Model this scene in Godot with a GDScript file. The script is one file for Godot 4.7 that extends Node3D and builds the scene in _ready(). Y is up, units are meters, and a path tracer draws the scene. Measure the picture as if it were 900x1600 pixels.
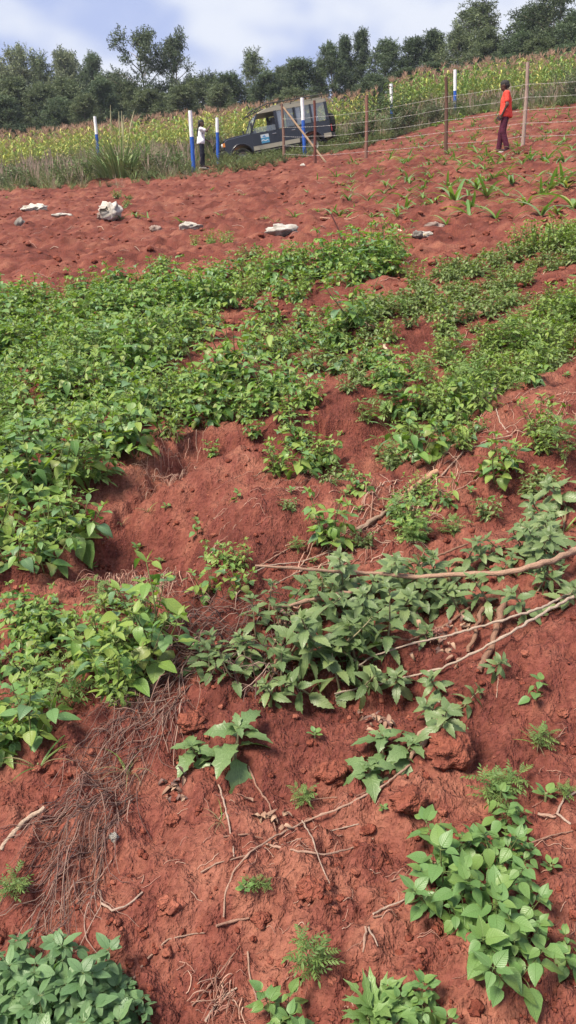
extends Node3D
# A hillside smallholding: red tilled soil, leafy weeds, fence, maize, trees and a parked safari car.
# Metres, y up, the camera looks along -z; "depth" below is -z.

const EYE := Vector3(0, 1.6, 0)
const PITCH := -18.0
const FOV := 67.0
const PHOTO := Vector2(900, 1600)
const SLOPE := 0.166      # the hill climbs away from the camera
const TRACK := Vector3(-0.5, 5.44, 35.6)          # where the car stands: x, height, depth
const TRACK_DIR := Vector2(-0.978, -0.208)        # the way it faces, in x and depth
const CROSS := 0.105      # and towards +x

var counts := {}
var nz := {}
var mats := {}

# ---------------------------------------------------------------- mesh builder
class MB:
	var v := PackedVector3Array()
	var n := PackedVector3Array()
	var c := PackedColorArray()
	var uv := PackedVector2Array()
	var idx := PackedInt32Array()

	func vert(p: Vector3, nn: Vector3, col: Color, t := Vector2.ZERO) -> int:
		v.append(p); n.append(nn); c.append(col); uv.append(t)
		return v.size() - 1

	func tri(a: int, b: int, d: int) -> void:
		idx.append(a); idx.append(b); idx.append(d)

	func quad(a: int, b: int, d: int, e: int) -> void:
		idx.append(a); idx.append(b); idx.append(d)
		idx.append(a); idx.append(d); idx.append(e)

	func face(a: Vector3, b: Vector3, d: Vector3, e: Vector3, col: Color) -> void:
		var nn := (d - a).cross(b - a).normalized()   # clockwise front
		var i := vert(a, nn, col, Vector2(0, 0)); vert(b, nn, col, Vector2(1, 0)); vert(d, nn, col, Vector2(1, 1)); vert(e, nn, col, Vector2(0, 1))
		quad(i, i + 1, i + 2, i + 3)

	func box(lo: Vector3, hi: Vector3, col: Color, xf := Transform3D()) -> void:
		var p := []
		for k in 8:
			p.append(xf * Vector3(hi.x if k & 1 else lo.x, hi.y if k & 2 else lo.y, hi.z if k & 4 else lo.z))
		for f in [[4, 6, 7, 5], [1, 3, 2, 0], [0, 2, 6, 4], [5, 7, 3, 1], [6, 2, 3, 7], [0, 4, 5, 1]]:
			face(p[f[0]], p[f[1]], p[f[2]], p[f[3]], col)

	# box with chamfered vertical-profile: polygon (x,y list) extruded along z with a small bevel
	func prism(poly: PackedVector2Array, z0: float, z1: float, col: Color, xf := Transform3D(), bevel := 0.0) -> void:
		var m := poly.size()
		var cen := Vector2.ZERO
		for q in poly: cen += q
		cen /= m
		var rings := [[z0, bevel], [z0 + bevel, 0.0], [z1 - bevel, 0.0], [z1, bevel]] if bevel > 0.0 else [[z0, 0.0], [z1, 0.0]]
		var pts := []
		for r in rings:
			var ring := []
			for q in poly:
				var dd: Vector2 = q - cen
				var s: float = maxf(0.0, 1.0 - r[1] / maxf(dd.length(), 0.001))
				var w: Vector2 = cen + dd * s
				ring.append(xf * Vector3(w.x, w.y, r[0]))
			pts.append(ring)
		for k in pts.size() - 1:
			for i in m:
				var j := (i + 1) % m
				face(pts[k][i], pts[k][j], pts[k + 1][j], pts[k + 1][i], col)
		var tr := Geometry2D.triangulate_polygon(poly)
		for e in [0, pts.size() - 1]:
			var nn: Vector3 = (xf.basis.z * (-1.0 if e == 0 else 1.0)).normalized()
			var base := v.size()
			for i in m: vert(pts[e][i], nn, col)
			for i in range(0, tr.size(), 3):
				tri(base + tr[i], base + tr[i + 1], base + tr[i + 2])

	# round tube through points with radii; sides per ring
	func tube(pts: PackedVector3Array, rad: PackedFloat32Array, sides: int, col: Color, cap := true, rough := 0.0, rng: RandomNumberGenerator = null, vs := 1.0) -> void:
		var m := pts.size()
		if m < 2: return
		var up := Vector3(0.31, 0.9, 0.27).normalized()
		var first := v.size()
		var run := 0.0
		for i in m:
			var t: Vector3 = (pts[mini(i + 1, m - 1)] - pts[maxi(i - 1, 0)]).normalized()
			var a := t.cross(up)
			if a.length() < 0.05: a = t.cross(Vector3.RIGHT)
			a = a.normalized()
			var b := t.cross(a).normalized()
			if i > 0: run += pts[i].distance_to(pts[i - 1])
			for k in sides + 1:
				var th := TAU * float(k % sides) / sides
				var r: float = rad[i]
				var dirn := a * cos(th) + b * sin(th)
				if rng and k < sides: r *= 1.0 + rough * rng.randf_range(-1, 1)
				if k == sides:
					vert(v[first + i * (sides + 1)], n[first + i * (sides + 1)], col, Vector2(1, run * vs))
				else:
					vert(pts[i] + dirn * r, dirn, col, Vector2(float(k) / sides, run * vs))
		for i in m - 1:
			for k in sides:
				var p := first + i * (sides + 1) + k
				quad(p, p + 1, p + sides + 2, p + sides + 1)
		if cap:
			for e in [0, m - 1]:
				var nn: Vector3 = (pts[0] - pts[1]).normalized() if e == 0 else (pts[m - 1] - pts[m - 2]).normalized()
				var cc := vert(pts[e], nn, col)
				var b0 := v.size()
				for k in sides: vert(v[first + e * (sides + 1) + k], nn, col)
				for k in sides: tri(cc, b0 + k, b0 + (k + 1) % sides)

	func merge(o: MB, xf: Transform3D, tint := Color.WHITE) -> void:
		var base := v.size()
		var bs := xf.basis.orthonormalized()
		for i in o.v.size():
			v.append(xf * o.v[i]); n.append(bs * o.n[i])
		if tint == Color.WHITE:
			c.append_array(o.c)
		else:
			for q in o.c: c.append(q * tint)
		uv.append_array(o.uv)
		for i in o.idx: idx.append(base + i)

	func mesh(mat: Material = null) -> ArrayMesh:
		for i in range(0, idx.size(), 3):   # winding follows the normals
			var p := idx[i]
			var q := idx[i + 1]
			var r := idx[i + 2]
			if (v[r] - v[p]).cross(v[q] - v[p]).dot(n[p] + n[q] + n[r]) < 0.0:
				idx[i + 1] = r
				idx[i + 2] = q
		var a := []
		a.resize(Mesh.ARRAY_MAX)
		a[Mesh.ARRAY_VERTEX] = v; a[Mesh.ARRAY_NORMAL] = n; a[Mesh.ARRAY_COLOR] = c; a[Mesh.ARRAY_TEX_UV] = uv; a[Mesh.ARRAY_INDEX] = idx
		var m := ArrayMesh.new()
		m.add_surface_from_arrays(Mesh.PRIMITIVE_TRIANGLES, a)
		if mat: m.surface_set_material(0, mat)
		return m

# ---------------------------------------------------------------- naming and adding
func numbered(called: String) -> String:
	var k: int = counts.get(called, 0)
	counts[called] = k + 1
	return called if k == 0 else "%s_%03d" % [called, k]

func tag(o: Node, label: String, category: String, group := "", kind := "") -> Node:
	if label: o.set_meta("label", label)
	if category: o.set_meta("category", category)
	if group: o.set_meta("group", group)
	if kind: o.set_meta("kind", kind)
	return o

func top(o: Node3D, called: String) -> Node3D:
	o.name = numbered(called)
	add_child(o)
	return o

func piece(called: String, mesh: Mesh, parent: Node, xf := Transform3D(), mat: Material = null) -> MeshInstance3D:
	var o := MeshInstance3D.new()
	o.name = called
	o.mesh = mesh
	o.transform = xf
	if mat: o.material_override = mat
	parent.add_child(o, true)
	return o

func thing(called: String, label: String, category: String, at := Vector3.ZERO, group := "") -> Node3D:
	var o := Node3D.new()
	top(o, called)
	o.position = at
	tag(o, label, category, group)
	return o

func single(called: String, mesh: Mesh, label: String, category: String, xf := Transform3D(), group := "", kind := "") -> MeshInstance3D:
	var o := MeshInstance3D.new()
	o.mesh = mesh
	top(o, called)
	o.transform = xf
	tag(o, label, category, group, kind)
	return o

func rngs(s: int) -> RandomNumberGenerator:
	var r := RandomNumberGenerator.new()
	r.seed = s
	return r

func noise(s: int, freq: float, oct := 1, kind := FastNoiseLite.TYPE_SIMPLEX_SMOOTH) -> FastNoiseLite:
	var f := FastNoiseLite.new()
	f.seed = s; f.frequency = freq; f.noise_type = kind
	f.fractal_type = FastNoiseLite.FRACTAL_FBM if oct > 1 else FastNoiseLite.FRACTAL_NONE
	f.fractal_octaves = oct
	return f

# ---------------------------------------------------------------- materials
func flat_mat(key: String, col: Color, rough := 0.8, metal := 0.0, spec := 0.5) -> StandardMaterial3D:
	if mats.has(key): return mats[key]
	var m := StandardMaterial3D.new()
	m.resource_name = key
	m.albedo_color = col.linear_to_srgb()
	m.roughness = rough; m.metallic = metal; m.metallic_specular = spec
	mats[key] = m
	return m

func vc_mat(key: String, rough := 0.8, spec := 0.5, back := 0.0) -> StandardMaterial3D:
	if mats.has(key): return mats[key]
	var m := StandardMaterial3D.new()
	m.resource_name = key
	m.vertex_color_use_as_albedo = true
	m.roughness = rough; m.metallic_specular = spec
	if back > 0.0:
		m.backlight_enabled = true
		m.backlight = Color(back, back, back).linear_to_srgb()
	mats[key] = m
	return m

func noise_image(f: FastNoiseLite, size: int) -> Image:
	return f.get_seamless_image(size, size, false, false, 0.12)

func bright_noise(s: int, freq: float, low: float) -> Image:
	var im := noise_image(noise(s, freq, 4), 256)
	for y in 256:
		for x in 256:
			im.set_pixel(x, y, Color.WHITE * lerpf(low, 1.0, im.get_pixel(x, y).r))
	return im

# ---------------------------------------------------------------- pixels and ground
func ray(px: float, py: float) -> Vector3:
	var f := PHOTO.y * 0.5 / tan(deg_to_rad(FOV * 0.5))
	var d := Vector3((px - PHOTO.x * 0.5) / f, (PHOTO.y * 0.5 - py) / f, -1.0)
	return (Basis(Vector3.RIGHT, deg_to_rad(PITCH)) * d).normalized()

func plane_at(px: float, py: float) -> Vector2:   # (x, depth) where that line of sight meets the smooth hillside
	var r := ray(px, py)
	var den := SLOPE * -r.z + CROSS * r.x - r.y
	var t := EYE.y / den if den > 0.001 else 400.0
	return Vector2(r.x * t, -r.z * t)

func gp(px: float, py: float) -> Vector3:         # where it meets the real ground
	var far := plane_at(px, py)
	if far.y > 8.0: return on(far.x, far.y)      # sight is too flat there for the clods to matter
	var r := ray(px, py)
	var t := 0.4
	var last := t
	while t < 300.0:
		var p := EYE + r * t
		if p.y < H(p.x, -p.z):
			var a := last
			var b := t
			for k in 14:
				var m := (a + b) * 0.5
				var q := EYE + r * m
				if q.y < H(q.x, -q.z): b = m
				else: a = m
			var w := EYE + r * b
			return Vector3(w.x, H(w.x, -w.z), w.z)
		last = t
		t *= 1.02
	var e := EYE + r * 60.0
	return Vector3(e.x, H(e.x, -e.z), e.z)

func on(x: float, d: float, lift := 0.0) -> Vector3:
	return Vector3(x, H(x, d) + lift, -d)

func poly(pix: Array) -> PackedVector2Array:      # a patch of ground from pixel corners
	var out := PackedVector2Array()
	for i in range(0, pix.size(), 2):
		out.append(plane_at(pix[i], pix[i + 1]))
	return out

var ledge := PackedVector2Array()   # line where the leafy bed breaks off above the bare mound
var bumps := []     # [x, depth, half width, half length, turn, height]

func bump(px: float, py: float, rw: float, rl: float, turn: float, h: float) -> void:
	var p := plane_at(px, py)
	bumps.append([p.x, p.y, rw, rl, cos(turn), sin(turn), h])

func base_h(x: float, d: float) -> float:
	var y := SLOPE * minf(d, 49.0) + CROSS * clampf(x, -40.0, 40.0)
	if d > 49.0: y += 0.09 * (minf(d, 160.0) - 49.0)
	if d < -4.0: y = SLOPE * -4.0 + CROSS * clampf(x, -40.0, 40.0)
	y += 0.62 * smoothstep(24.0, 36.0, d) * smoothstep(2.0, 8.0, x)      # the bank steepens on the high side
	# the track is cut a little into the slope
	if d > 29.0 and d < 43.0 and absf(x - TRACK.x) < 12.0:
		var u := (x - TRACK.x) * TRACK_DIR.x + (d - TRACK.z) * TRACK_DIR.y
		var w := absf((x - TRACK.x) * -TRACK_DIR.y + (d - TRACK.z) * TRACK_DIR.x)
		var k := (1.0 - smoothstep(1.1, 2.3, w)) * (1.0 - smoothstep(4.0, 9.0, absf(u)))
		y = lerpf(y, TRACK.y - 0.195 * u, k)
	return y

func H(x: float, d: float) -> float:
	var y := base_h(x, d)
	var till := smoothstep(6.5, 8.5, d) * (1.0 - smoothstep(29.0, 34.0, d))
	y += nz.broad.get_noise_2d(x, d) * 0.06
	y += nz.mid.get_noise_2d(x, d) * (0.030 + 0.03 * till)
	if d < 41.0:
		# old planting ridges run slantwise up the slope
		var near := 1.0 - smoothstep(6.0, 8.0, d)
		if near > 0.0:
			var s: float = x * 0.76 - d * 0.65 + nz.broad.get_noise_2d(x + 31.0, d) * 0.5
			y += near * sin(s * 6.6) * 0.035
		if d > 1.8 and d < 5.5 and x < 0.8 and ledge.size() > 1:
			var best := 9.0
			var side := 1.0
			var q2 := Vector2(x + nz.mid.get_noise_2d(x * 3.0, d * 3.0) * 0.06, d + nz.mid.get_noise_2d(d * 3.0, x * 3.0) * 0.06)
			for i in ledge.size() - 1:
				var a2 := ledge[i]
				var ab := ledge[i + 1] - a2
				var tt := clampf((q2 - a2).dot(ab) / ab.length_squared(), 0.0, 1.0)
				var gap := q2.distance_to(a2 + ab * tt)
				if gap < best:
					best = gap
					side = signf(ab.cross(q2 - a2))
			if best < 1.6:
				var sd := best * side
				y += (0.055 + 0.05 * nz.broad.get_noise_2d(x * 3.0 + 8.0, d * 3.0)) * smoothstep(-0.05, 0.045, sd) * (1.0 - smoothstep(0.3, 1.5, sd)) - 0.03 * exp(-sd * sd * 90.0) * (1.0 if sd < 0.0 else 0.0)
		for b in bumps:
			var dx: float = x - b[0]
			var dd: float = d - b[1]
			var u: float = (dx * b[4] + dd * b[5]) / b[2]
			var w: float = (-dx * b[5] + dd * b[4]) / b[3]
			var q := u * u + w * w
			if q < 5.0: y += b[6] * exp(-q * q * 0.5 - q * 0.3)
		if d < 9.0:
			var rough := smoothstep(-0.25, 0.35, nz.veg.get_noise_2d(x * 1.7 + 9.0, d * 1.7))
			y += maxf(0.0, -nz.clod.get_noise_2d(x, d) - 0.45) * (0.018 + 0.060 * rough) * (1.0 - till)
			y += maxf(0.0, -nz.clod2.get_noise_2d(x, d) - 0.45) * (0.008 + 0.028 * rough) * (1.0 - till)
		if till > 0.0:
			var loose := smoothstep(-0.4, 0.3, nz.veg.get_noise_2d(x * 0.6 + 5.0, d * 0.6))
			y += maxf(0.0, -nz.bigclod.get_noise_2d(x, d) - 0.35) * (0.04 + 0.08 * loose) * till
			y += maxf(0.0, -nz.smallclod.get_noise_2d(x, d) - 0.40) * (0.03 + 0.06 * loose) * till
			y += nz.crumble.get_noise_2d(x, d) * 0.035 * till
			y += nz.furrow.get_noise_2d(x * 0.6 + d * 0.2, d) * 0.05 * till
		if d < 10.0:
			y += nz.fine.get_noise_2d(x, d) * 0.018
			if d < 4.0:
				y += nz.grit.get_noise_2d(x, d) * 0.006
				if nz.veg.get_noise_2d(x * 1.3 - 20.0, d * 1.3) > 0.12:      # drying cracks
					var ck: float = nz.crack.get_noise_2d(x + nz.fine.get_noise_2d(x, d) * 0.03, d + nz.fine.get_noise_2d(d, x) * 0.03)
					y -= 0.016 * (1.0 - smoothstep(-0.985, -0.95, ck))
	return y

func _ready() -> void:
	camera_sky_sun()
	make_noise()
	make_ground()
	make_leaf_kinds()
	make_trees()
	make_maize_field()
	make_roadside()
	make_car()
	make_fence()
	make_people()
	make_seedlings()
	make_stones()
	make_beds()
	make_near_plants()
	make_fallen_branches()
	make_litter()

func camera_sky_sun() -> void:
	var cam := Camera3D.new()
	cam.name = "camera"
	cam.position = EYE
	cam.rotation_degrees.x = PITCH
	cam.fov = FOV
	cam.far = 2000.0
	cam.near = 0.05
	add_child(cam)
	cam.current = true

	var env := Environment.new()
	env.background_mode = Environment.BG_SKY
	env.tonemap_mode = Environment.TONE_MAPPER_LINEAR
	env.tonemap_exposure = 2.3
	env.sdfgi_enabled = true
	env.ssao_enabled = true
	env.ssil_enabled = true
	env.fog_enabled = true
	env.fog_density = 0.00042
	env.fog_light_color = Color(0.80, 0.84, 0.92)
	var sky := Sky.new()
	var pan := PanoramaSkyMaterial.new()
	pan.panorama = ImageTexture.create_from_image(cloudy_sky())
	sky.sky_material = pan
	env.sky = sky
	var we := WorldEnvironment.new()
	we.name = "world"
	we.environment = env
	add_child(we)

	var sun := DirectionalLight3D.new()
	sun.name = "sun"
	sun.light_energy = 1.22
	sun.light_angular_distance = 18.0
	sun.light_color = Color(1.0, 0.95, 0.87)
	sun.shadow_enabled = true
	sun.rotation_degrees = Vector3(-56, -55, 0)
	add_child(sun)

func cloudy_sky() -> Image:
	var w := 1024
	var h := 512
	var img := Image.create(w, h, false, Image.FORMAT_RGBF)
	var a := noise(5, 4.2, 5)
	var b := noise(9, 11.0, 4)
	for y in h:
		var el := PI * (0.5 - (y + 0.5) / h)
		for x in w:
			var az := TAU * (x + 0.5) / w
			var p := Vector3(cos(el) * sin(az), sin(el) * 2.2, cos(el) * cos(az))
			var k := a.get_noise_3dv(p) * 1.1 + b.get_noise_3dv(p) * 0.30 + 0.08
			k = smoothstep(-0.30, 0.40, k)
			var thin := Color(0.215, 0.255, 0.385)
			var cloud := Color(0.36, 0.38, 0.43)
			img.set_pixel(x, y, thin.lerp(cloud, k))
	return img

func make_noise() -> void:
	nz.broad = noise(11, 0.55, 2)
	nz.mid = noise(12, 2.2, 2)
	nz.fine = noise(13, 12.0, 3)
	nz.grit = noise(14, 45.0, 2)
	nz.furrow = noise(17, 1.7, 2)
	nz.clod = noise(15, 9.0, 1, FastNoiseLite.TYPE_CELLULAR)
	nz.clod2 = noise(25, 26.0, 1, FastNoiseLite.TYPE_CELLULAR)
	nz.bigclod = noise(16, 2.4, 1, FastNoiseLite.TYPE_CELLULAR)
	nz.smallclod = noise(27, 5.0, 1, FastNoiseLite.TYPE_CELLULAR)
	nz.crumble = noise(28, 4.5, 4)
	nz.crack = noise(26, 3.6, 1, FastNoiseLite.TYPE_CELLULAR)
	nz.crack.cellular_return_type = FastNoiseLite.RETURN_DISTANCE2_SUB
	nz.tone = noise(18, 0.8, 3)
	nz.tone2 = noise(19, 6.0, 3)
	nz.veg = noise(20, 1.3, 2)
	var edge := []
	# mounds and hollows read from the photograph: pixel, half width, half length, turn, height
	bump(440, 800, 0.42, 0.30, 0.3, 0.10)
	bump(360, 760, 0.22, 0.17, 0.5, 0.06)
	for q in [-80, 950, 40, 925, 120, 868, 185, 795, 235, 748, 300, 706, 400, 700, 490, 690]: edge.append(q)
	ledge = poly(edge)
	bump(225, 850, 0.22, 0.28, -0.5, -0.18)
	bump(560, 1075, 0.30, 0.10, 0.1, -0.09)
	bump(640, 890, 0.50, 0.16, 0.5, 0.05)
	bump(690, 1185, 0.075, 0.055, 0.2, 0.05)
	bump(620, 1260, 0.16, 0.07, 0.3, 0.04)
	bump(560, 1400, 0.25, 0.16, 0.0, 0.04)
	bump(300, 1380, 0.30, 0.12, 0.4, 0.03)
	bump(90, 1330, 0.20, 0.10, 0.3, 0.05)
	bump(870, 640, 0.55, 0.4, 0.6, 0.05)
	bump(690, 520, 0.5, 0.35, 0.5, 0.06)
	bump(600, 640, 0.35, 0.25, 0.4, 0.08)
	bump(500, 560, 0.3, 0.25, 0.4, -0.06)
	bump(150, 430, 1.6, 1.0, 0.2, 0.10)
	bump(820, 1040, 0.28, 0.18, 0.4, 0.05)

func make_ground() -> void:
	var us := PackedFloat32Array()
	var u := 0.0
	while u < 0.46:
		us.append(u); u += 0.0032
	var st := 0.006
	while u < 14.0:
		us.append(u); u += st; st *= 1.22
	us.append(14.0)
	var cols := PackedFloat32Array()
	for i in range(us.size() - 1, 0, -1): cols.append(-us[i])
	cols.append_array(us)
	var rows := PackedFloat32Array([-30.0, -15.0, -8.0, -4.0, -2.0, -1.0, -0.4, 0.0, 0.25, 0.45])
	var d := 0.55
	while d < 41.0:
		rows.append(d); d *= 1.0062 if d < 6.5 else 1.0046
	while d < 600.0:
		rows.append(d); d *= 1.05
	var nr := rows.size()
	var nc := cols.size()
	var v := PackedVector3Array(); v.resize(nr * nc)
	var c := PackedColorArray(); c.resize(nr * nc)
	var n := PackedVector3Array(); n.resize(nr * nc)
	var dry := Color(0.275, 0.115, 0.080)
	var mid := Color(0.180, 0.060, 0.045)
	var damp := Color(0.105, 0.034, 0.027)
	for i in nr:
		var dd := rows[i]
		var w := maxf(dd, 0.0) + 1.0
		for j in nc:
			var x := cols[j] * w
			var k := i * nc + j
			v[k] = Vector3(x, H(x, dd), -dd)
			var t: float = nz.tone.get_noise_2d(x, dd) * 0.9 + nz.tone2.get_noise_2d(x, dd) * 0.7
			c[k] = mid.lerp(dry, clampf(t * 1.4, 0, 1)) if t > 0.0 else mid.lerp(damp, clampf(-t * 1.4, 0, 1))
	for i in nr:
		for j in nc:
			var k := i * nc + j
			var a := v[k + 1 if j < nc - 1 else k] - v[k - 1 if j > 0 else k]
			var b := v[k + nc if i < nr - 1 else k] - v[k - nc if i > 0 else k]
			n[k] = a.cross(b).normalized()
	var idx := PackedInt32Array(); idx.resize((nr - 1) * (nc - 1) * 6)
	var q := 0
	for i in nr - 1:
		for j in nc - 1:
			var k := i * nc + j
			idx[q] = k; idx[q + 1] = k + nc; idx[q + 2] = k + nc + 1
			idx[q + 3] = k; idx[q + 4] = k + nc + 1; idx[q + 5] = k + 1
			q += 6
	var arr := []
	arr.resize(Mesh.ARRAY_MAX)
	arr[Mesh.ARRAY_VERTEX] = v; arr[Mesh.ARRAY_NORMAL] = n; arr[Mesh.ARRAY_COLOR] = c; arr[Mesh.ARRAY_INDEX] = idx
	var m := ArrayMesh.new()
	m.add_surface_from_arrays(Mesh.PRIMITIVE_TRIANGLES, arr)
	m.surface_set_material(0, soil_mat())
	var o := MeshInstance3D.new()
	o.mesh = m
	top(o, "ground")
	o.set_meta("kind", "structure")

func soil_mat() -> StandardMaterial3D:
	var key := "red soil"
	if mats.has(key): return mats[key]
	var s := StandardMaterial3D.new()
	s.resource_name = key
	s.vertex_color_use_as_albedo = true
	s.roughness = 0.95
	s.metallic_specular = 0.25
	s.uv1_triplanar = true
	s.uv1_world_triplanar = true
	s.uv1_scale = Vector3.ONE * 2.2
	var sz := 1024
	var cell := noise(31, 0.055, 3, FastNoiseLite.TYPE_CELLULAR)
	cell.cellular_return_type = FastNoiseLite.RETURN_DISTANCE
	var a := noise_image(cell, sz)
	var b := noise_image(noise(32, 0.02, 6), sz)
	var bump_img := Image.create(sz, sz, false, Image.FORMAT_L8)
	var col_img := Image.create(sz, sz, false, Image.FORMAT_RGB8)
	var da := a.get_data()
	var db := b.get_data()
	var ob := PackedByteArray(); ob.resize(sz * sz)
	var oc := PackedByteArray(); oc.resize(sz * sz * 3)
	for i in sz * sz:
		var h := (255 - da[i]) * 0.55 + db[i] * 0.6
		ob[i] = clampi(int(h), 0, 255)
		var t := 0.93 + 0.20 * (db[i] - 128) / 90.0 + (0.06 if da[i] < 60 else 0.0)
		oc[i * 3] = clampi(int(t * 255), 0, 255)
		oc[i * 3 + 1] = clampi(int(t * 252 + (db[i] - 128) * 0.05), 0, 255)
		oc[i * 3 + 2] = clampi(int(t * 252), 0, 255)
	bump_img = Image.create_from_data(sz, sz, false, Image.FORMAT_L8, ob)
	col_img = Image.create_from_data(sz, sz, false, Image.FORMAT_RGB8, oc)
	s.albedo_texture = ImageTexture.create_from_image(col_img)
	s.heightmap_enabled = true
	s.heightmap_texture = ImageTexture.create_from_image(bump_img)
	s.heightmap_scale = 1.8
	mats[key] = s
	return s

# ---------------------------------------------------------------- leaves and plants
var leaf_kinds := {}     # kind -> array of leaf MB variants
var leaf_meshes := {}    # kind -> array of ArrayMesh, same order
var leaf_material: StandardMaterial3D

func leaf_texture() -> Array:
	# side veins and a midrib: relief and a slightly paler print
	var s := 256
	var img := Image.create(s, s, false, Image.FORMAT_RGB8)
	var hgt := Image.create(s, s, false, Image.FORMAT_L8)
	var f := noise(41, 0.06, 3)
	for y in s:
		for x in s:
			var a := absf(x / float(s - 1) - 0.5) * 2.0
			var t := y / float(s - 1)
			var vein := exp(-a * a * 900.0)
			var ph := fposmod(t * 8.5 - a * 2.0 - a * a * 0.6, 1.0)
			var side := exp(-pow((ph - 0.5) * 12.0, 2)) * (1.0 - a * 0.7)
			var k := maxf(vein, side * 0.6)
			var g := f.get_noise_2d(x, y) * 0.10
			var base := 0.88 + g + k * 0.12
			img.set_pixel(x, y, Color(clampf(base + k * 0.03, 0, 1), clampf(base, 0, 1), clampf(base + k * 0.03, 0, 1)))
			hgt.set_pixel(x, y, Color.WHITE * clampf(0.75 - k * 0.6 + g * 0.6, 0, 1))
	return [ImageTexture.create_from_image(img), ImageTexture.create_from_image(hgt)]

func half_width(shape: String, t: float) -> float:
	match shape:
		"ovate":      # broad near the base, pointed tip
			return pow(sin(PI * pow(t, 0.62)), 0.85) * (1.0 - 0.25 * smoothstep(0.75, 1.0, t))
		"lance":
			return pow(sin(PI * pow(t, 0.85)), 0.9)
		"round":
			return pow(sin(PI * pow(t, 0.8)), 0.6)
		"strap":
			return minf(1.0, t * 8.0 + 0.45) * pow(1.0 - t, 0.45)
		"wide":       # potato leaflet
			return pow(sin(PI * pow(t, 0.75)), 0.65) * (1.0 - 0.15 * smoothstep(0.8, 1.0, t))
	return sin(PI * t)

# one leaf: base at the origin, grows along +z, upper side towards +y
func leaf(shape: String, ln: float, wd: float, seg: int, fold: float, curl: float, teeth: float, wave: float, col: Color, rng: RandomNumberGenerator, lobes := 0.0, petiole := 0.0) -> MB:
	var m := MB.new()
	var y := 0.0
	var z := petiole
	var ang := 0.12
	var rows := []
	var twist := rng.randf_range(-0.25, 0.25)
	for i in seg + 1:
		var t := float(i) / seg
		var w := wd * 0.5 * half_width(shape, clampf(t, 0.015, 0.992))
		if teeth > 0.0 and i > 0 and i < seg: w *= 1.0 + (teeth if i % 2 == 0 else -teeth)
		if lobes > 0.0: w *= 1.0 - lobes * (0.5 + 0.5 * cos(t * TAU * 3.5))
		var tw := twist * t
		var yl := rng.randf_range(-wave, wave) * w
		var yr := rng.randf_range(-wave, wave) * w
		var r := []
		var side := Vector3(cos(tw), sin(tw), 0)
		var nrm := Vector3(-sin(tw) * 1.0, cos(ang), sin(ang)).normalized()
		var lo := ang
		for s in [-1.0, 0.0, 1.0]:
			var off: float = absf(s) * w * tan(fold) + (yl if s < 0 else yr) * absf(s)
			var p: Vector3 = Vector3(0, y, z) + side * (s * w) + Vector3(0, cos(lo), -sin(lo)) * off
			if teeth > 0.0 and s != 0.0 and i % 2 == 0: p.z += ln * 0.02
			var nn := Vector3(-s * sin(fold) - sin(tw), cos(ang) * cos(fold), sin(ang)).normalized()
			r.append(m.vert(p, nn, col, Vector2(0.5 + s * 0.5 * clampf(w / (wd * 0.5), 0.0, 1.0), t)))
		rows.append(r)
		y -= sin(ang) * ln / seg
		z += cos(ang) * ln / seg
		ang += curl / seg
	for i in seg:
		for k in 2:
			m.quad(rows[i][k], rows[i + 1][k], rows[i + 1][k + 1], rows[i][k + 1])
	if petiole > 0.0:
		m.tube(PackedVector3Array([Vector3(0, 0.0, 0), Vector3(0, 0.002, petiole * 0.5), Vector3(0, 0, petiole + ln * 0.05)]), PackedFloat32Array([0.0016, 0.0014, 0.001]), 4, Color(col.r * 1.3, col.g * 1.1, col.b * 1.2), false)
	return m

func pinnate(ln: float, pairs: int, lw: float, col: Color, rng: RandomNumberGenerator) -> MB:
	var m := MB.new()
	var curl := rng.randf_range(0.2, 0.7)
	var prev := Vector3.ZERO
	var ang := 0.0
	var pts := PackedVector3Array([Vector3.ZERO])
	for i in pairs + 1:
		ang += curl / pairs
		var p := prev + Vector3(0, -sin(ang), cos(ang)) * ln / pairs
		pts.append(p)
		var sc := (0.6 + 0.4 * sin(PI * (i + 1.0) / (pairs + 2.0)))
		if i == pairs:
			m.merge(leaf("lance", lw * 1.3, lw * 0.42, 3, 0.2, 0.4, 0.0, 0.1, col, rng), Transform3D(Basis(Vector3.RIGHT, ang), p))
		else:
			for s in [-1.0, 1.0]:
				var b := Basis(Vector3.UP, s * rng.randf_range(0.8, 1.15)) * Basis(Vector3.RIGHT, ang * 0.5 + rng.randf_range(-0.2, 0.2))
				m.merge(leaf("lance", lw * sc * 1.2, lw * 0.36, 3, 0.2, 0.4, 0.0, 0.1, col, rng), Transform3D(b, p))
		prev = p
	var rad := PackedFloat32Array()
	for i in pts.size(): rad.append(0.0012)
	m.tube(pts, rad, 3, col, false)
	return m

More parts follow.
